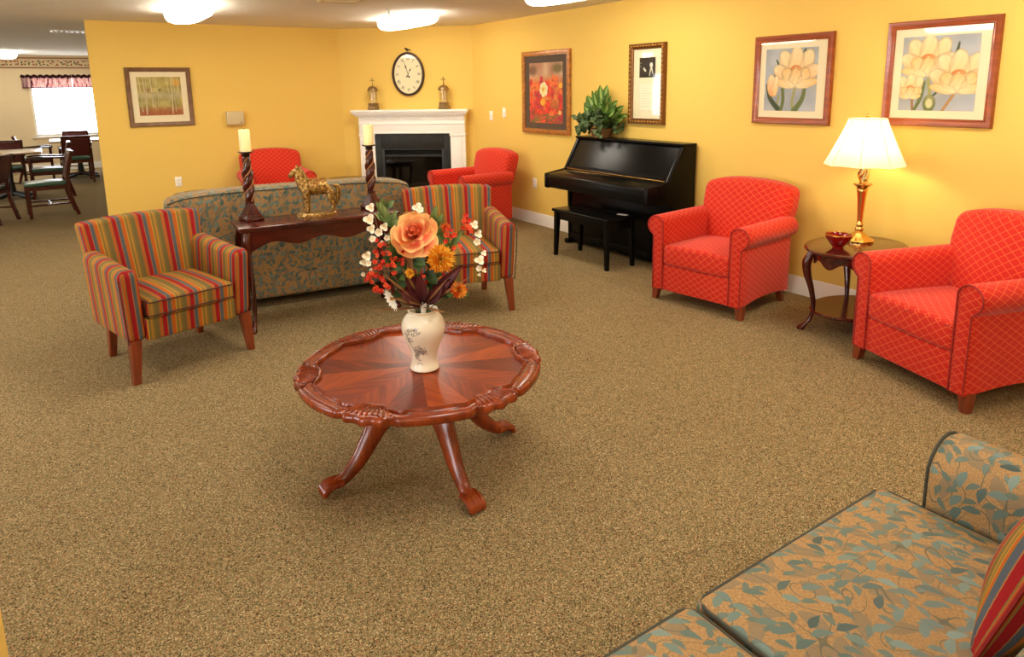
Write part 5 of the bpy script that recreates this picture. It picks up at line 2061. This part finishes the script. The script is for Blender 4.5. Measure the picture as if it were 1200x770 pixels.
def build_vase():
    t = thing('flower_vase', 'cream ceramic vase with inky floral drawing on the carved coffee table', 'vase', (VX, VY, VZ), 0)
    prof = [(0.058, 0.0), (0.062, 0.004), (0.061, 0.012), (0.055, 0.03), (0.053, 0.05), (0.058, 0.08), (0.069, 0.11), (0.081, 0.14), (0.089, 0.165), (0.0915, 0.185), (0.089, 0.205),
            (0.081, 0.225), (0.069, 0.239), (0.060, 0.246), (0.058, 0.252), (0.064, 0.260), (0.062, 0.263), (0.054, 0.258), (0.052, 0.24), (0.07, 0.2), (0.07, 0.15), (0.05, 0.06), (0.045, 0.02)]
    fine = smooth_path([(r, 0, z) for r, z in prof], 8)
    n = 320
    bm = newbm()
    cl = bm.loops.layers.float_color.new('Col')
    loft(bm, [[(p.x * math.cos(2 * PI * j / n), p.x * math.sin(2 * PI * j / n), p.z) for j in range(n)] for p in fine])
    az0 = math.atan2(-0.902, -0.432)
    rr = random.Random(11)
    strokes = []
    def curl(cx, cz, rad, turns, a0):
        q = []
        for k in range(7):
            a = a0 + turns * 2 * PI * k / 6
            q.append((cx + rad * math.cos(a), cz + rad * math.sin(a)))
        for i in range(6):
            strokes.append((q[i], q[i + 1], 0.0004))
    def bloom(cx, cz, s, n, dense=1.0):
        for k in range(n):
            a, d = rr.random() * 2 * PI, s * rr.random() ** 0.6
            curl(cx + d * math.cos(a), cz + d * math.sin(a) * 0.85, 0.0055 * (0.6 + rr.random() * 0.8), 0.5, rr.random() * 6)
    bloom(-0.043, 0.190, 0.024, 26)
    bloom(-0.070, 0.178, 0.010, 6)
    bloom(-0.063, 0.150, 0.014, 14)
    bloom(-0.030, 0.098, 0.026, 40)
    bloom(-0.002, 0.092, 0.017, 18)
    bloom(-0.045, 0.074, 0.015, 16)
    bloom(-0.036, 0.052, 0.012, 8)
    for a, b in (((-0.078, 0.185), (-0.07, 0.15)), ((-0.07, 0.15), (-0.058, 0.11)), ((-0.058, 0.11), (-0.046, 0.075)), ((-0.046, 0.075), (-0.034, 0.048)), ((-0.034, 0.048), (-0.016, 0.036)), ((-0.05, 0.11), (-0.03, 0.09))):
        strokes.append((a, b, 0.0011))
    A = np.array([[s[0][0], s[0][1], s[1][0] - s[0][0], s[1][1] - s[0][1], s[2]] for s in strokes])
    base, ink = np.array(lin(236, 226, 204)), np.array(lin(58, 56, 62))
    memo = {}
    for f in bm.faces:
        for lp in f.loops:
            p = lp.vert.co
            key = lp.vert.index if lp.vert.index >= 0 else id(lp.vert)
            key = (round(p.x, 5), round(p.y, 5), round(p.z, 5))
            if key not in memo:
                az = math.atan2(p.y, p.x) - az0
                az = (az + PI) % (2 * PI) - PI
                k = 0.0
                if abs(az) < 1.4 and 0.03 < p.z < 0.24 and math.hypot(p.x, p.y) > 0.053:
                    s, z = az * 0.08, p.z
                    tt = np.clip(((s - A[:, 0]) * A[:, 2] + (z - A[:, 1]) * A[:, 3]) / (A[:, 2] ** 2 + A[:, 3] ** 2 + 1e-9), 0, 1)
                    dd = np.hypot(s - A[:, 0] - tt * A[:, 2], z - A[:, 1] - tt * A[:, 3]) - A[:, 4]
                    k = float(np.clip(1 - dd.min() / 0.0012, 0, 1)) * 0.85
                memo[key] = base * (1 - k) + ink * k
            lp[cl] = memo[key]
    obj('vase_body', bm, M['ceramic'], t, 70)


def flower_thing(name, label, cat):
    return thing(name, label, cat, (VX, VY, VZ), 0, 'silk flowers in the cream vase')


def stem_part(t, top, bow=0.03, r=0.0022, root=None):
    top = Vector(top)
    root = Vector(root) if root else Vector((top.x * 0.12, top.y * 0.12, 0.10))
    mid = root.lerp(top, 0.55)
    side = Vector((top.x, top.y, 0))
    neck = Vector((top.x * 0.22, top.y * 0.22, 0.262)) if top.z > 0.26 else Vector((0.048 * (top.x / max(0.01, side.length)), 0.048 * (top.y / max(0.01, side.length)), 0.272))
    pts = smooth_path([root, neck, neck.lerp(top, 0.5) + Vector((0, 0, bow)), top], 6)
    bm = newbm()
    tube(bm, pts, interp([0, 1], [r * 1.3, r], len(pts)), 6)
    obj('stem', bm, M['stem'], t)
    return pts


def frame_of(f):
    f = Vector(f).normalized()
    x = f.cross(Vector((0, 0, 1)))
    x = x.normalized() if x.length > 0.01 else Vector((1, 0, 0))
    return f, x, x.cross(f)


def rose(c, f, s):
    bm = newbm()
    f, x, y = frame_of(f)
    sal, yel, dp = lin(244, 128, 96), lin(255, 214, 140), lin(226, 78, 62)  # dp deepens inner petal bases, painting crevice shade into the colour
    rr = random.Random(4)
    pk, pe = lin(240, 116, 92), lin(250, 168, 122)
    lay = ((5, 0.092, 0.000, 0.112, 0.32, 0.06, sal, yel), (5, 0.078, 0.022, 0.092, 0.05, 0.14, sal, yel), (4, 0.058, 0.038, 0.074, -0.15, 0.22, dp, yel),
           (4, 0.040, 0.050, 0.056, -0.3, 0.28, dp, pe), (3, 0.025, 0.058, 0.040, -0.35, 0.32, dp, pe), (3, 0.012, 0.060, 0.026, -0.35, 0.32, dp, pk))
    for ring, (n, out, up, w, bend, cup, c0, ed) in enumerate(lay):
        for k in range(n):
            a = 2 * PI * (k + 0.5 * (ring % 2)) / n + 0.35 * ring + rr.uniform(-0.15, 0.15)
            d = x * math.cos(a) + y * math.sin(a)
            base = c - f * 0.03 * s + d * 0.003
            tip = c + d * out * s * rr.uniform(0.93, 1.05) + f * up * s
            nrm = f - d * (0.3 + 0.2 * ring)
            blade(bm, base, tip, w * s, nrm, -bend, c0, sal if ring > 2 else pk, cup, 10, 'petal', ed)
    return bm


def mum(c, f, s, n=110, cols=None):
    bm = newbm()
    f, x, y = frame_of(f)
    cols = cols or (lin(206, 74, 14), lin(246, 166, 30), lin(255, 214, 80))
    rr = random.Random(int(s * 1000) + n)
    for k in range(n):
        u = (k + 0.5) / n
        th = math.acos(1 - u * 1.15)
        a = k * 2.39996
        d = (x * math.cos(a) + y * math.sin(a)) * math.sin(th) + f * math.cos(th)
        tip = c + d * s * rr.uniform(0.88, 1.05)
        base = c + d * s * 0.15 - f * s * 0.2
        blade(bm, base, tip, s * 0.20, f + d * 0.2, 0.25, cols[0], cols[rr.choice((1, 2))] if u < 0.75 else cols[1], 0.15, 4, 'round')
    return bm


def small_bloom(bm, c, f, s, n, c0, c1, cup=0.1):
    f, x, y = frame_of(f)
    for k in range(n):
        a = 2 * PI * k / n
        d = x * math.cos(a) + y * math.sin(a)
        blade(bm, c - f * s * 0.1, c + d * s + f * s * 0.25, s * 1.05, f, 0.1, c0, c1, cup, 4, 'petal')
    return bm


def build_flowers():
    M['stem'] = plain('silk flower stem', lin(74, 96, 44), 0.6)
    M['brownstem'] = plain('brown stem', lin(104, 76, 46), 0.7)
    P, Fo = M['petal'], M['foliage']
    view = VT + Vector((0, 0, 0.45))
    # rose
    c = FP(488, 271, 0.07)
    t = flower_thing('rose', 'large salmon and yellow silk rose at the top of the vase bouquet', 'flower')
    stem_part(t, c - view * 0.03, 0.0)
    obj('petals', rose(c, view + Vector((-0.1, 0, 0.15)), 1.06), P, t)
    bm = newbm()
    for a, b, w in (((462, 262), (446, 232), 0.035), ((512, 268), (530, 290), 0.03)):
        blade(bm, FP(*a, 0.03), FP(*b, 0.02), w, view, 0.1, lin(62, 92, 40), lin(112, 138, 70), 0.1)
    obj('leaves', bm, Fo, t)
    # chrysanthemums
    for (px, py, s, n, lab, cols) in ((516, 301, 0.064, 130, 'large orange and yellow chrysanthemum right of the rose in the bouquet', None),
                                    (535, 337, 0.040, 80, 'smaller orange chrysanthemum low at the right of the bouquet', (lin(196, 50, 16), lin(236, 110, 34), lin(250, 190, 70))),
                                    (481, 317, 0.024, 50, 'small yellow chrysanthemum bud below the rose', (lin(206, 110, 14), lin(248, 186, 40), lin(255, 214, 80))),
                                    (524, 264, 0.026, 40, 'small orange daisy like bloom just right of the rose', (lin(176, 50, 14), lin(232, 92, 34), lin(240, 140, 50)))):
        t = flower_thing('chrysanthemum', lab, 'flower')
        c = FP(px, py, 0.10 if py > 290 else 0.03)
        stem_part(t, c - view * 0.02, 0.0)
        obj('petals', mum(c, view + VR * (px - 494) / 90, s, n, cols), P, t)
        bm = newbm()
        for sgn in (-1, 1):
            blade(bm, c - view * 0.03, c - view * 0.02 + VR * 0.045 * sgn + Vector((0, 0, -0.02)), 0.03, view, -0.1, lin(56, 84, 38), lin(94, 120, 58), 0.1)
        obj('leaves', bm, Fo, t)
    # daisy
    t = flower_thing('daisy', 'white silk daisy drooping over the left lip of the vase', 'flower')
    c = FP(462, 345, 0.10)
    stem_part(t, c - view * 0.01, 0.0)
    f = (VT * 0.5 - VR * 0.7 - Vector((0, 0, 0.25))).normalized()
    bm = newbm()
    f_, x_, y_ = frame_of(f)
    for k in range(15):
        a = 2 * PI * k / 15
        d = x_ * math.cos(a) + y_ * math.sin(a)
        blade(bm, c, c + d * 0.052 + f_ * 0.014, 0.017, f_, 0.1, lin(232, 226, 200), lin(252, 250, 240), 0.1, 4, 'round')
    obj('petals', bm, P, t)
    bm = newbm(); lathe(bm, [(0.002, -0.006), (0.010, -0.002), (0.011, 0.003), (0.004, 0.008)], 12, c + f_ * 0.008); obj('centre', bm, M['gilt'], t)
    # white orchid sprays
    def spray(label, path, blooms, s0=0.023):
        t = flower_thing('orchid_spray', label, 'flower')
        pts = [FP(*p) for p in path]
        full = smooth_path([Vector((pts[0].x * 0.1, pts[0].y * 0.1, 0.10)), Vector((pts[0].x * 0.3, pts[0].y * 0.3, 0.265))] + pts, 6)
        bm = newbm(); tube(bm, full, interp([0, 1], [0.003, 0.0014], len(full)), 6); obj('stem', bm, M['brownstem'], t)
        rr = random.Random(len(label))
        for (px, py, dep, k) in blooms:
            bm = newbm()
            small_bloom(bm, FP(px, py, dep), view + VR * rr.uniform(-0.5, 0.5) + Vector((0, 0, rr.uniform(-0.3, 0.3))), s0 * k * rr.uniform(0.9, 1.15), rr.choice((3, 3, 5)), lin(226, 206, 160), lin(250, 246, 234), rr.uniform(0.1, 0.35))
            obj('blossom', bm, P, t)
    spray('white orchid spray arching down the left side of the bouquet', [(470, 330, 0.05), (452, 290, 0.05), (446, 258, 0.06), (441, 240, 0.07)],
          [(441, 242, 0.08, 0.9), (439, 256, 0.09, 1.0), (441, 266, 0.09, 0.9), (448, 269, 0.07, 0.7), (441, 277, 0.08, 0.7), (455, 262, 0.05, 0.8), (457, 275, 0.06, 0.6), (450, 281, 0.06, 0.5)])
    spray('white orchid sprig hanging lowest at the left edge of the bouquet', [(466, 335, 0.06), (446, 300, 0.07), (436, 290, 0.07), (433, 306, 0.07), (429, 316, 0.07)],
          [(434, 296, 0.08, 0.8), (430, 304, 0.08, 0.7), (436, 305, 0.09, 0.6), (428, 317, 0.08, 0.45), (437, 312, 0.08, 0.35)])
    spray('single white orchid bud standing above the rose', [(494, 300, 0.0), (508, 250, 0.0), (512, 238, 0.0), (504, 236, 0.0), (496, 240, 0.01)],
          [(493, 240, 0.02, 0.95), (496, 243, 0.03, 0.6)])
    spray('white orchid spray hanging down the right side of the bouquet', [(510, 320, 0.03), (532, 280, 0.04), (548, 266, 0.05), (560, 272, 0.05), (564, 292, 0.05), (562, 316, 0.05)],
          [(556, 262, 0.06, 0.75), (560, 272, 0.06, 0.8), (559, 281, 0.06, 0.65), (566, 294, 0.06, 0.55), (561, 303, 0.07, 0.9), (560, 312, 0.07, 0.5), (566, 314, 0.06, 0.45), (560, 319, 0.07, 0.35)])
    # red sprays
    def redspray(label, path, spots, s=0.013):
        t = flower_thing('red_blossom_spray', label, 'flower')
        pts = [FP(*p) for p in path]
        full = smooth_path([Vector((pts[0].x * 0.1, pts[0].y * 0.1, 0.10)), Vector((pts[0].x * 0.3, pts[0].y * 0.3, 0.265))] + pts, 6)
        bm = newbm(); tube(bm, full, interp([0, 1], [0.003, 0.0014], len(full)), 6); obj('stem', bm, M['brownstem'], t)
        bm = newbm()
        rr = random.Random(len(spots))
        for (px, py) in spots:
            for k in range(3):
                small_bloom(bm, FP(px + rr.uniform(-5, 5), py + rr.uniform(-5, 5), rr.uniform(0.06, 0.10)), view + Vector((rr.uniform(-.6, .6), rr.uniform(-.6, .6), rr.uniform(-.3, .6))), s * rr.uniform(0.6, 0.95), 5, lin(168, 36, 14), rr.choice((lin(226, 62, 26), lin(236, 92, 40), lin(206, 44, 24))))
        obj('blossoms', bm, P, t)
    redspray('red blossom spray cascading at the lower left of the bouquet', [(472, 335, 0.06), (456, 310, 0.08), (446, 318, 0.08), (440, 330, 0.08)],
             [(452, 302), (447, 308), (442, 314), (437, 320), (444, 322), (449, 324), (438, 330), (445, 334), (452, 330), (434, 318), (450, 336)])
    redspray('red blossom sprig left of the rose between white orchids', [(478, 320, 0.04), (460, 290, 0.06), (450, 282, 0.06)],
             [(448, 282), (452, 288), (446, 292), (456, 296), (458, 286), (460, 306), (466, 302)])
    redspray('red orange blossom cluster below the rose', [(484, 320, 0.04), (478, 300, 0.06)], [(470, 298), (476, 296), (482, 298), (466, 312), (472, 306), (495, 322)], 0.012)
    redspray('red blossom sprig at the upper right of the bouquet', [(508, 320, 0.03), (530, 280, 0.04), (546, 262, 0.04)],
             [(549, 256), (547, 262), (552, 266), (546, 268), (530, 270), (536, 287), (528, 276)], 0.013)
    # green sprigs
    g1, g2, g3 = lin(64, 92, 44), lin(124, 150, 84), lin(150, 170, 110)
    def sprig(label, path, leaves, c0=g1, c1=g2, w=0.028):
        t = flower_thing('leaf_sprig', label, 'leaf sprig')
        pts = [FP(*p) for p in path]
        full = smooth_path([Vector((pts[0].x * 0.1, pts[0].y * 0.1, 0.10)), Vector((pts[0].x * 0.3, pts[0].y * 0.3, 0.265))] + pts, 6)
        bm = newbm(); tube(bm, full, interp([0, 1], [0.003, 0.0015], len(full)), 6); obj('stem', bm, M['stem'], t)
        bm = newbm()
        for (a, b, dep) in leaves:
            blade(bm, FP(*a, dep), FP(*b, dep + 0.02), w, view, 0.12, c0, c1, 0.12)
        obj('leaves', bm, Fo, t)
    sprig('pale green leaf sprig rising at the top left of the bouquet', [(478, 320, 0.0), (462, 262, 0.01), (454, 236, 0.01)],
          [((458, 252), (450, 232), 0.02), ((460, 255), (455, 237), 0.02), ((462, 256), (470, 242), 0.02), ((456, 254), (444, 246), 0.02), ((462, 262), (474, 252), 0.02), ((466, 262), (458, 282), 0.02), ((455, 240), (453, 228), 0.01), ((458, 238), (468, 231), 0.0)], g1, g3)
    sprig('green leaf sprig rising right of the rose', [(500, 320, 0.0), (510, 270, 0.0), (514, 245, 0.0)],
          [((508, 260), (515, 236), 0.0), ((512, 262), (522, 246), 0.0), ((512, 276), (524, 266), 0.01), ((510, 280), (528, 284), 0.02)], g1, g2)
    sprig('green leaf sprig reaching out at the right of the bouquet', [(508, 322, 0.02), (526, 290, 0.03), (540, 272, 0.03)],
          [((528, 288), (543, 268), 0.04), ((524, 294), (536, 276), 0.03), ((520, 296), (530, 300), 0.05), ((524, 282), (524, 268), 0.02)], g1, g2)
    sprig('broad dark green leaves tucked below the rose', [(492, 330, 0.04), (492, 305, 0.05)],
          [((486, 300), (500, 308), 0.08), ((490, 300), (492, 316), 0.08), ((478, 306), (462, 312), 0.07), ((472, 300), (456, 282), 0.06), ((470, 310), (450, 296), 0.05), ((500, 316), (512, 330), 0.06), ((476, 320), (468, 336), 0.06), ((500, 326), (516, 338), 0.05), ((496, 318), (520, 318), 0.03), ((480, 322), (456, 322), 0.03), ((482, 330), (460, 344), 0.03), ((504, 332), (526, 346), 0.03), ((500, 306), (516, 290), 0.01), ((476, 296), (464, 280), 0.02)], lin(36, 56, 28), lin(70, 96, 48), 0.042)
    # burgundy and brown blades
    def tuft(label, blades_, w, c0, c1):
        t = flower_thing('leaf_tuft', label, 'leaf tuft')
        bm = newbm()
        for (a, b, d0, d1, bend) in blades_:
            root = Vector((FP(*a, d0).x * 0.35, FP(*a, d0).y * 0.35, 0.11))
            bs = FP(*a, d0)
            bm2pts = smooth_path([root, Vector((bs.x * 0.5, bs.y * 0.5, 0.265)), bs], 3)
            tube(bm, bm2pts, 0.0025, 5)
            blade(bm, bs, FP(*b, d1), w, view, bend, c0, c1, 0.16, 8, 'leaf')
        cl = bm.loops.layers.float_color.get('Col')
        for f in bm.faces:
            if all(l[cl][3] == 0 for l in f.loops) or all(sum(l[cl][:3]) == 0 for l in f.loops):
                for l in f.loops:
                    l[cl] = c0
        obj('blades', bm, Fo, t)
    tuft('burgundy leaf blades fanning over the lip of the vase', [((494, 352), (482, 312), 0.06, 0.08, 0.1), ((498, 350), (544, 306), 0.05, 0.08, 0.12), ((496, 352), (474, 316), 0.06, 0.10, 0.1), ((500, 352), (520, 330), 0.07, 0.1, 0.15),
                                                                    ((492, 354), (466, 334), 0.08, 0.12, 0.2), ((500, 352), (530, 322), 0.06, 0.09, 0.15), ((494, 350), (492, 316), 0.08, 0.09, 0.1), ((490, 352), (470, 322), 0.03, 0.05, 0.1), ((502, 350), (538, 316), 0.03, 0.05, 0.1)], 0.05, lin(48, 14, 20), lin(92, 36, 36))
    tuft('thin brown grass blades splaying from the vase', [((494, 354), (446, 314), 0.08, 0.14, 0.15), ((494, 354), (456, 344), 0.09, 0.15, 0.1), ((498, 354), (553, 320), 0.07, 0.10, 0.15), ((498, 352), (525, 322), 0.08, 0.13, 0.1),
                                                                 ((496, 356), (520, 362), 0.09, 0.13, -0.2), ((492, 356), (470, 350), 0.09, 0.13, -0.1), ((496, 352), (470, 306), 0.07, 0.1, 0.1), ((494, 356), (437, 358), 0.08, 0.14, -0.2)], 0.010, lin(92, 52, 32), lin(150, 102, 56))


def build_plant():
    t = thing('potted_plant', 'leafy green potted plant with trailing ivy on top of the piano', 'potted plant', (4.575, 5.24, 1.122), 0)
    bm = newbm(); lathe(bm, [(0.085, 0.0), (0.10, 0.03), (0.108, 0.075), (0.112, 0.09), (0.104, 0.092), (0.098, 0.07), (0.03, 0.065)], 28); obj('basket', bm, M['basket'], t)
    rr = random.Random(21)
    g = [lin(58, 92, 34), lin(86, 122, 46), lin(40, 68, 30)]
    pale = lin(176, 196, 106)
    bm = newbm()
    Y0 = 0
    def leaf(root, tip, w, c0, c1, mid=None, bend=-0.2):
        nrm = Vector((-0.75, -0.35, 0.6)) + Vector((rr.uniform(-.5, .5), rr.uniform(-.5, .5), rr.uniform(-.4, .4)))
        blade(bm, root, tip, w, nrm, bend, c0, c1, 0.12, 6, 'leaf', None, mid)
    # upright variegated leaves; local -y is towards the picture's right
    crown = [(0.10, 0.47), (0.04, 0.50), (-0.02, 0.50), (-0.05, 0.46), (0.15, 0.40), (0.20, 0.36), (0.19, 0.29), (0.0, 0.42), (-0.20, 0.40), (-0.24, 0.36), (-0.26, 0.30), (-0.17, 0.34), (-0.28, 0.26), (0.06, 0.36), (-0.04, 0.34), (0.10, 0.32), (-0.10, 0.28), (-0.22, 0.22), (0.14, 0.24)]
    stems = newbm()
    for k, (y, z) in enumerate(crown * 2):
        y += rr.uniform(-0.03, 0.03); z += rr.uniform(-0.05, 0.02)
        x = rr.uniform(-0.12, 0.06)
        tip = Vector((min(0.11, x * 1.2), y, z))
        root = Vector((x * 0.5, y * 0.55, 0.10 + (z - 0.1) * 0.55))
        tube(stems, smooth_path([(0.02 * rr.uniform(-1, 1), 0.02 * rr.uniform(-1, 1), 0.06), (root.x * 0.5, root.y * 0.4, root.z * 0.6), root], 3), 0.0025, 5)
        leaf(root, tip, rr.uniform(0.075, 0.105), g[rr.randrange(2)], g[1], pale, rr.uniform(-0.3, 0.1))
    obj('leaves', bm, M['foliage'], t)
    # ivy
    bm = newbm()
    dk = [lin(34, 52, 28), lin(52, 76, 40), lin(70, 92, 50), lin(96, 116, 70)]
    for k in range(38):
        a = rr.uniform(0, 2 * PI)
        ey = rr.uniform(0.12, 0.34) * (1 if math.sin(a) > 0 else 0.95)
        end = Vector((max(-0.17, min(0.10, 0.2 * math.cos(a))), ey * math.sin(a), rr.uniform(0.02, 0.20)))
        path = smooth_path([(0, 0, 0.07), (end.x * 0.4, end.y * 0.4, 0.20 + rr.uniform(0, 0.08)), end], 5)
        tube(stems, path, 0.002, 5)
        for p in path[2:]:
            for q in range(2):
                d = Vector((rr.uniform(-1, 0.4), rr.uniform(-1, 1), rr.uniform(-0.8, 0.5))).normalized()
                c = dk[rr.randrange(4)]
                tp = p + d * rr.uniform(0.04, 0.065)
                tp.x = min(tp.x, 0.12)
                tp.z = max(tp.z, 0.012)
                nrm = Vector((-0.8, -0.3, 0.5)) + Vector((rr.uniform(-.5, .5), rr.uniform(-.5, .5), rr.uniform(-.4, .4)))
                blade(bm, p, tp, rr.uniform(0.04, 0.055), nrm, rr.uniform(-0.3, 0.1), c, dk[rr.randrange(1, 4)], 0.08, 4, 'leaf', None, dk[3])
    obj('ivy', bm, M['foliage'], t)
    obj('stems', stems, M['stem'], t)
# ------------------------------------------------------------------ the scene
def build():
    build_materials()
    build_room()
    build_ceiling_things()
    build_wall_bits()
    build_pictures()
    build_fireplace()
    build_clock()
    lantern(0.482, 'small metal and glass lantern with cross on the mantel, left of the clock')
    lantern(1.458, 'small metal and glass lantern with cross on the mantel, right of the clock')
    valance(-0.47, 0.42, 'left half of the burgundy and cream valance over the bright dining window')
    valance(0.43, 1.30, 'right half of the burgundy and cream valance, mostly behind the partition edge')
    # striped chairs
    c = make_striped_chair('striped armchair standing alone left of the console table', (0.475, 4.61, 0), 14.9, 'striped armchairs')
    dup(c, (2.445, 4.46, 0), -17.7, 'striped armchair standing behind the flower vase, right of the console table')
    # red club chairs
    c = make_club_chair('red trellis club armchair between the piano and the oval end table', (4.143, 3.327, 0), -82.8, 'red club armchairs')
    dup(c, RB[0], RB[1], 'red trellis club armchair at the right edge, right of the lamp table')
    dup(c, RC[0], RC[1], 'red club armchair against the yellow partition, behind the sofa and horse statuette')
    dup(c, RD[0], RD[1], 'red club armchair seen from its side in front of the fireplace corner')
    # sofas
    make_sofa('leaf patterned sofa seen from behind, backed up to the console table', SA[0], SA[1], 1.90, 2, 'leaf patterned sofas', tall=0.89)
    make_sofa('leaf patterned sofa in the near right corner with loose seat cushions', SB[0], 180, SB[1], 2, 'leaf patterned sofas')
    build_pillow()
    build_console()
    candle_holder(*CA, 'twisted wood candle holder on the left end of the console table', 'ivory pillar candle on the left twisted holder, in front of the red armchair')
    candle_holder(*CB, 'twisted wood candle holder on the right end of the console table', 'ivory pillar candle on the right twisted holder, in front of the fireplace')
    build_horse()
    build_coffee_table()
    build_vase()
    build_flowers()
    build_piano()
    build_bench()
    build_plant()
    build_end_table()
    side_table(*S1, 'dark side table left of the red armchair, peeking over the sofa back')
    side_table(*S2, 'dark side table right of the red armchair, peeking over the sofa back')
    # dining room
    dining_table(-0.68, 13.32, 0, 'pale topped dining table farther left, in front of the cream wall')
    dining_table(0.34, 15.95, 0, 'pale topped dining table under the bright window')
    ch = [((-0.17, 11.2), -86, 'green seated dining chair seen from the side, nearest the yellow partition'),
          ((-0.893, 10.99), -115, 'plain dining chair cut by the left edge, its burgundy back towards us'),
          ((-0.15, 13.25), -90, 'dining armchair at the right side of the left dining table, behind the green seated one'),
          ((-0.72, 14.05), 0, 'dining armchair with reddish back behind the left dining table'),
          ((-0.36, 15.75), 90, 'dining armchair with tilted back facing right, beside the window table'),
          ((0.27, 15.2), 184, 'dining armchair with back to us in front of the window table'),
          ((0.98, 15.7), -90, 'dining armchair at the right of the window table, half hidden by the partition'),
          ((0.34, 16.68), 0, 'dining armchair on the window side of the window table')]
    proto = {}
    for (x, y), rz, lab in ch:
        k = 'chair' in lab and 'arm' in lab
        if k not in proto:
            proto[k] = make_dining_chair(lab, (x, y, 0), rz, 'dining chairs', k)
        else:
            dup(proto[k], (x, y, 0), rz, lab)
    # world
    w = bpy.data.worlds.new('world')
    SC.world = w
    w.use_nodes = True
    w.node_tree.nodes['Background'].inputs[0].default_value = (0.8, 0.9, 1.0, 1)
    w.node_tree.nodes['Background'].inputs[1].default_value = 0.5
    # camera
    cd = bpy.data.cameras.new('camera')
    cam = bpy.data.objects.new('camera', cd)
    COL.objects.link(cam)
    f, pitch, yaw, roll, hh, y0 = 798.10497, 0.18688839, 0.58583409, -0.01493753, 1.6287687, -131.5545
    F = Vector((math.sin(yaw) * math.cos(pitch), math.cos(yaw) * math.cos(pitch), -math.sin(pitch)))
    Rr = Vector((math.cos(yaw), -math.sin(yaw), 0))
    U = Rr.cross(F)
    c, n = math.cos(roll), math.sin(roll)
    R2, U2 = Rr * c + U * n, U * c - Rr * n
    mat = Matrix((R2, U2, -F)).transposed().to_4x4()
    mat.translation = (0, 0, hh)
    cam.matrix_world = mat
    cd.sensor_fit = 'HORIZONTAL'
    cd.sensor_width = 36.0
    cd.lens = f / 1200.0 * 36.0
    cd.shift_y = y0 / 1200.0
    cd.clip_start = 0.05
    SC.camera = cam
    vs = SC.view_settings
    vs.view_transform = 'Standard'
    vs.look = 'None'
    vs.gamma = 1.0
    vs.use_curve_mapping = False
    vs.exposure = EXPOSURE
    SC.cycles.max_bounces = 8
    SC.cycles.diffuse_bounces = 5
    SC.cycles.transparent_max_bounces = 12
    SC.cycles.sample_clamp_indirect = 6.0
    SC.cycles.caustics_reflective = False
    SC.cycles.caustics_refractive = False
    SC.cycles.use_denoising = True


build()
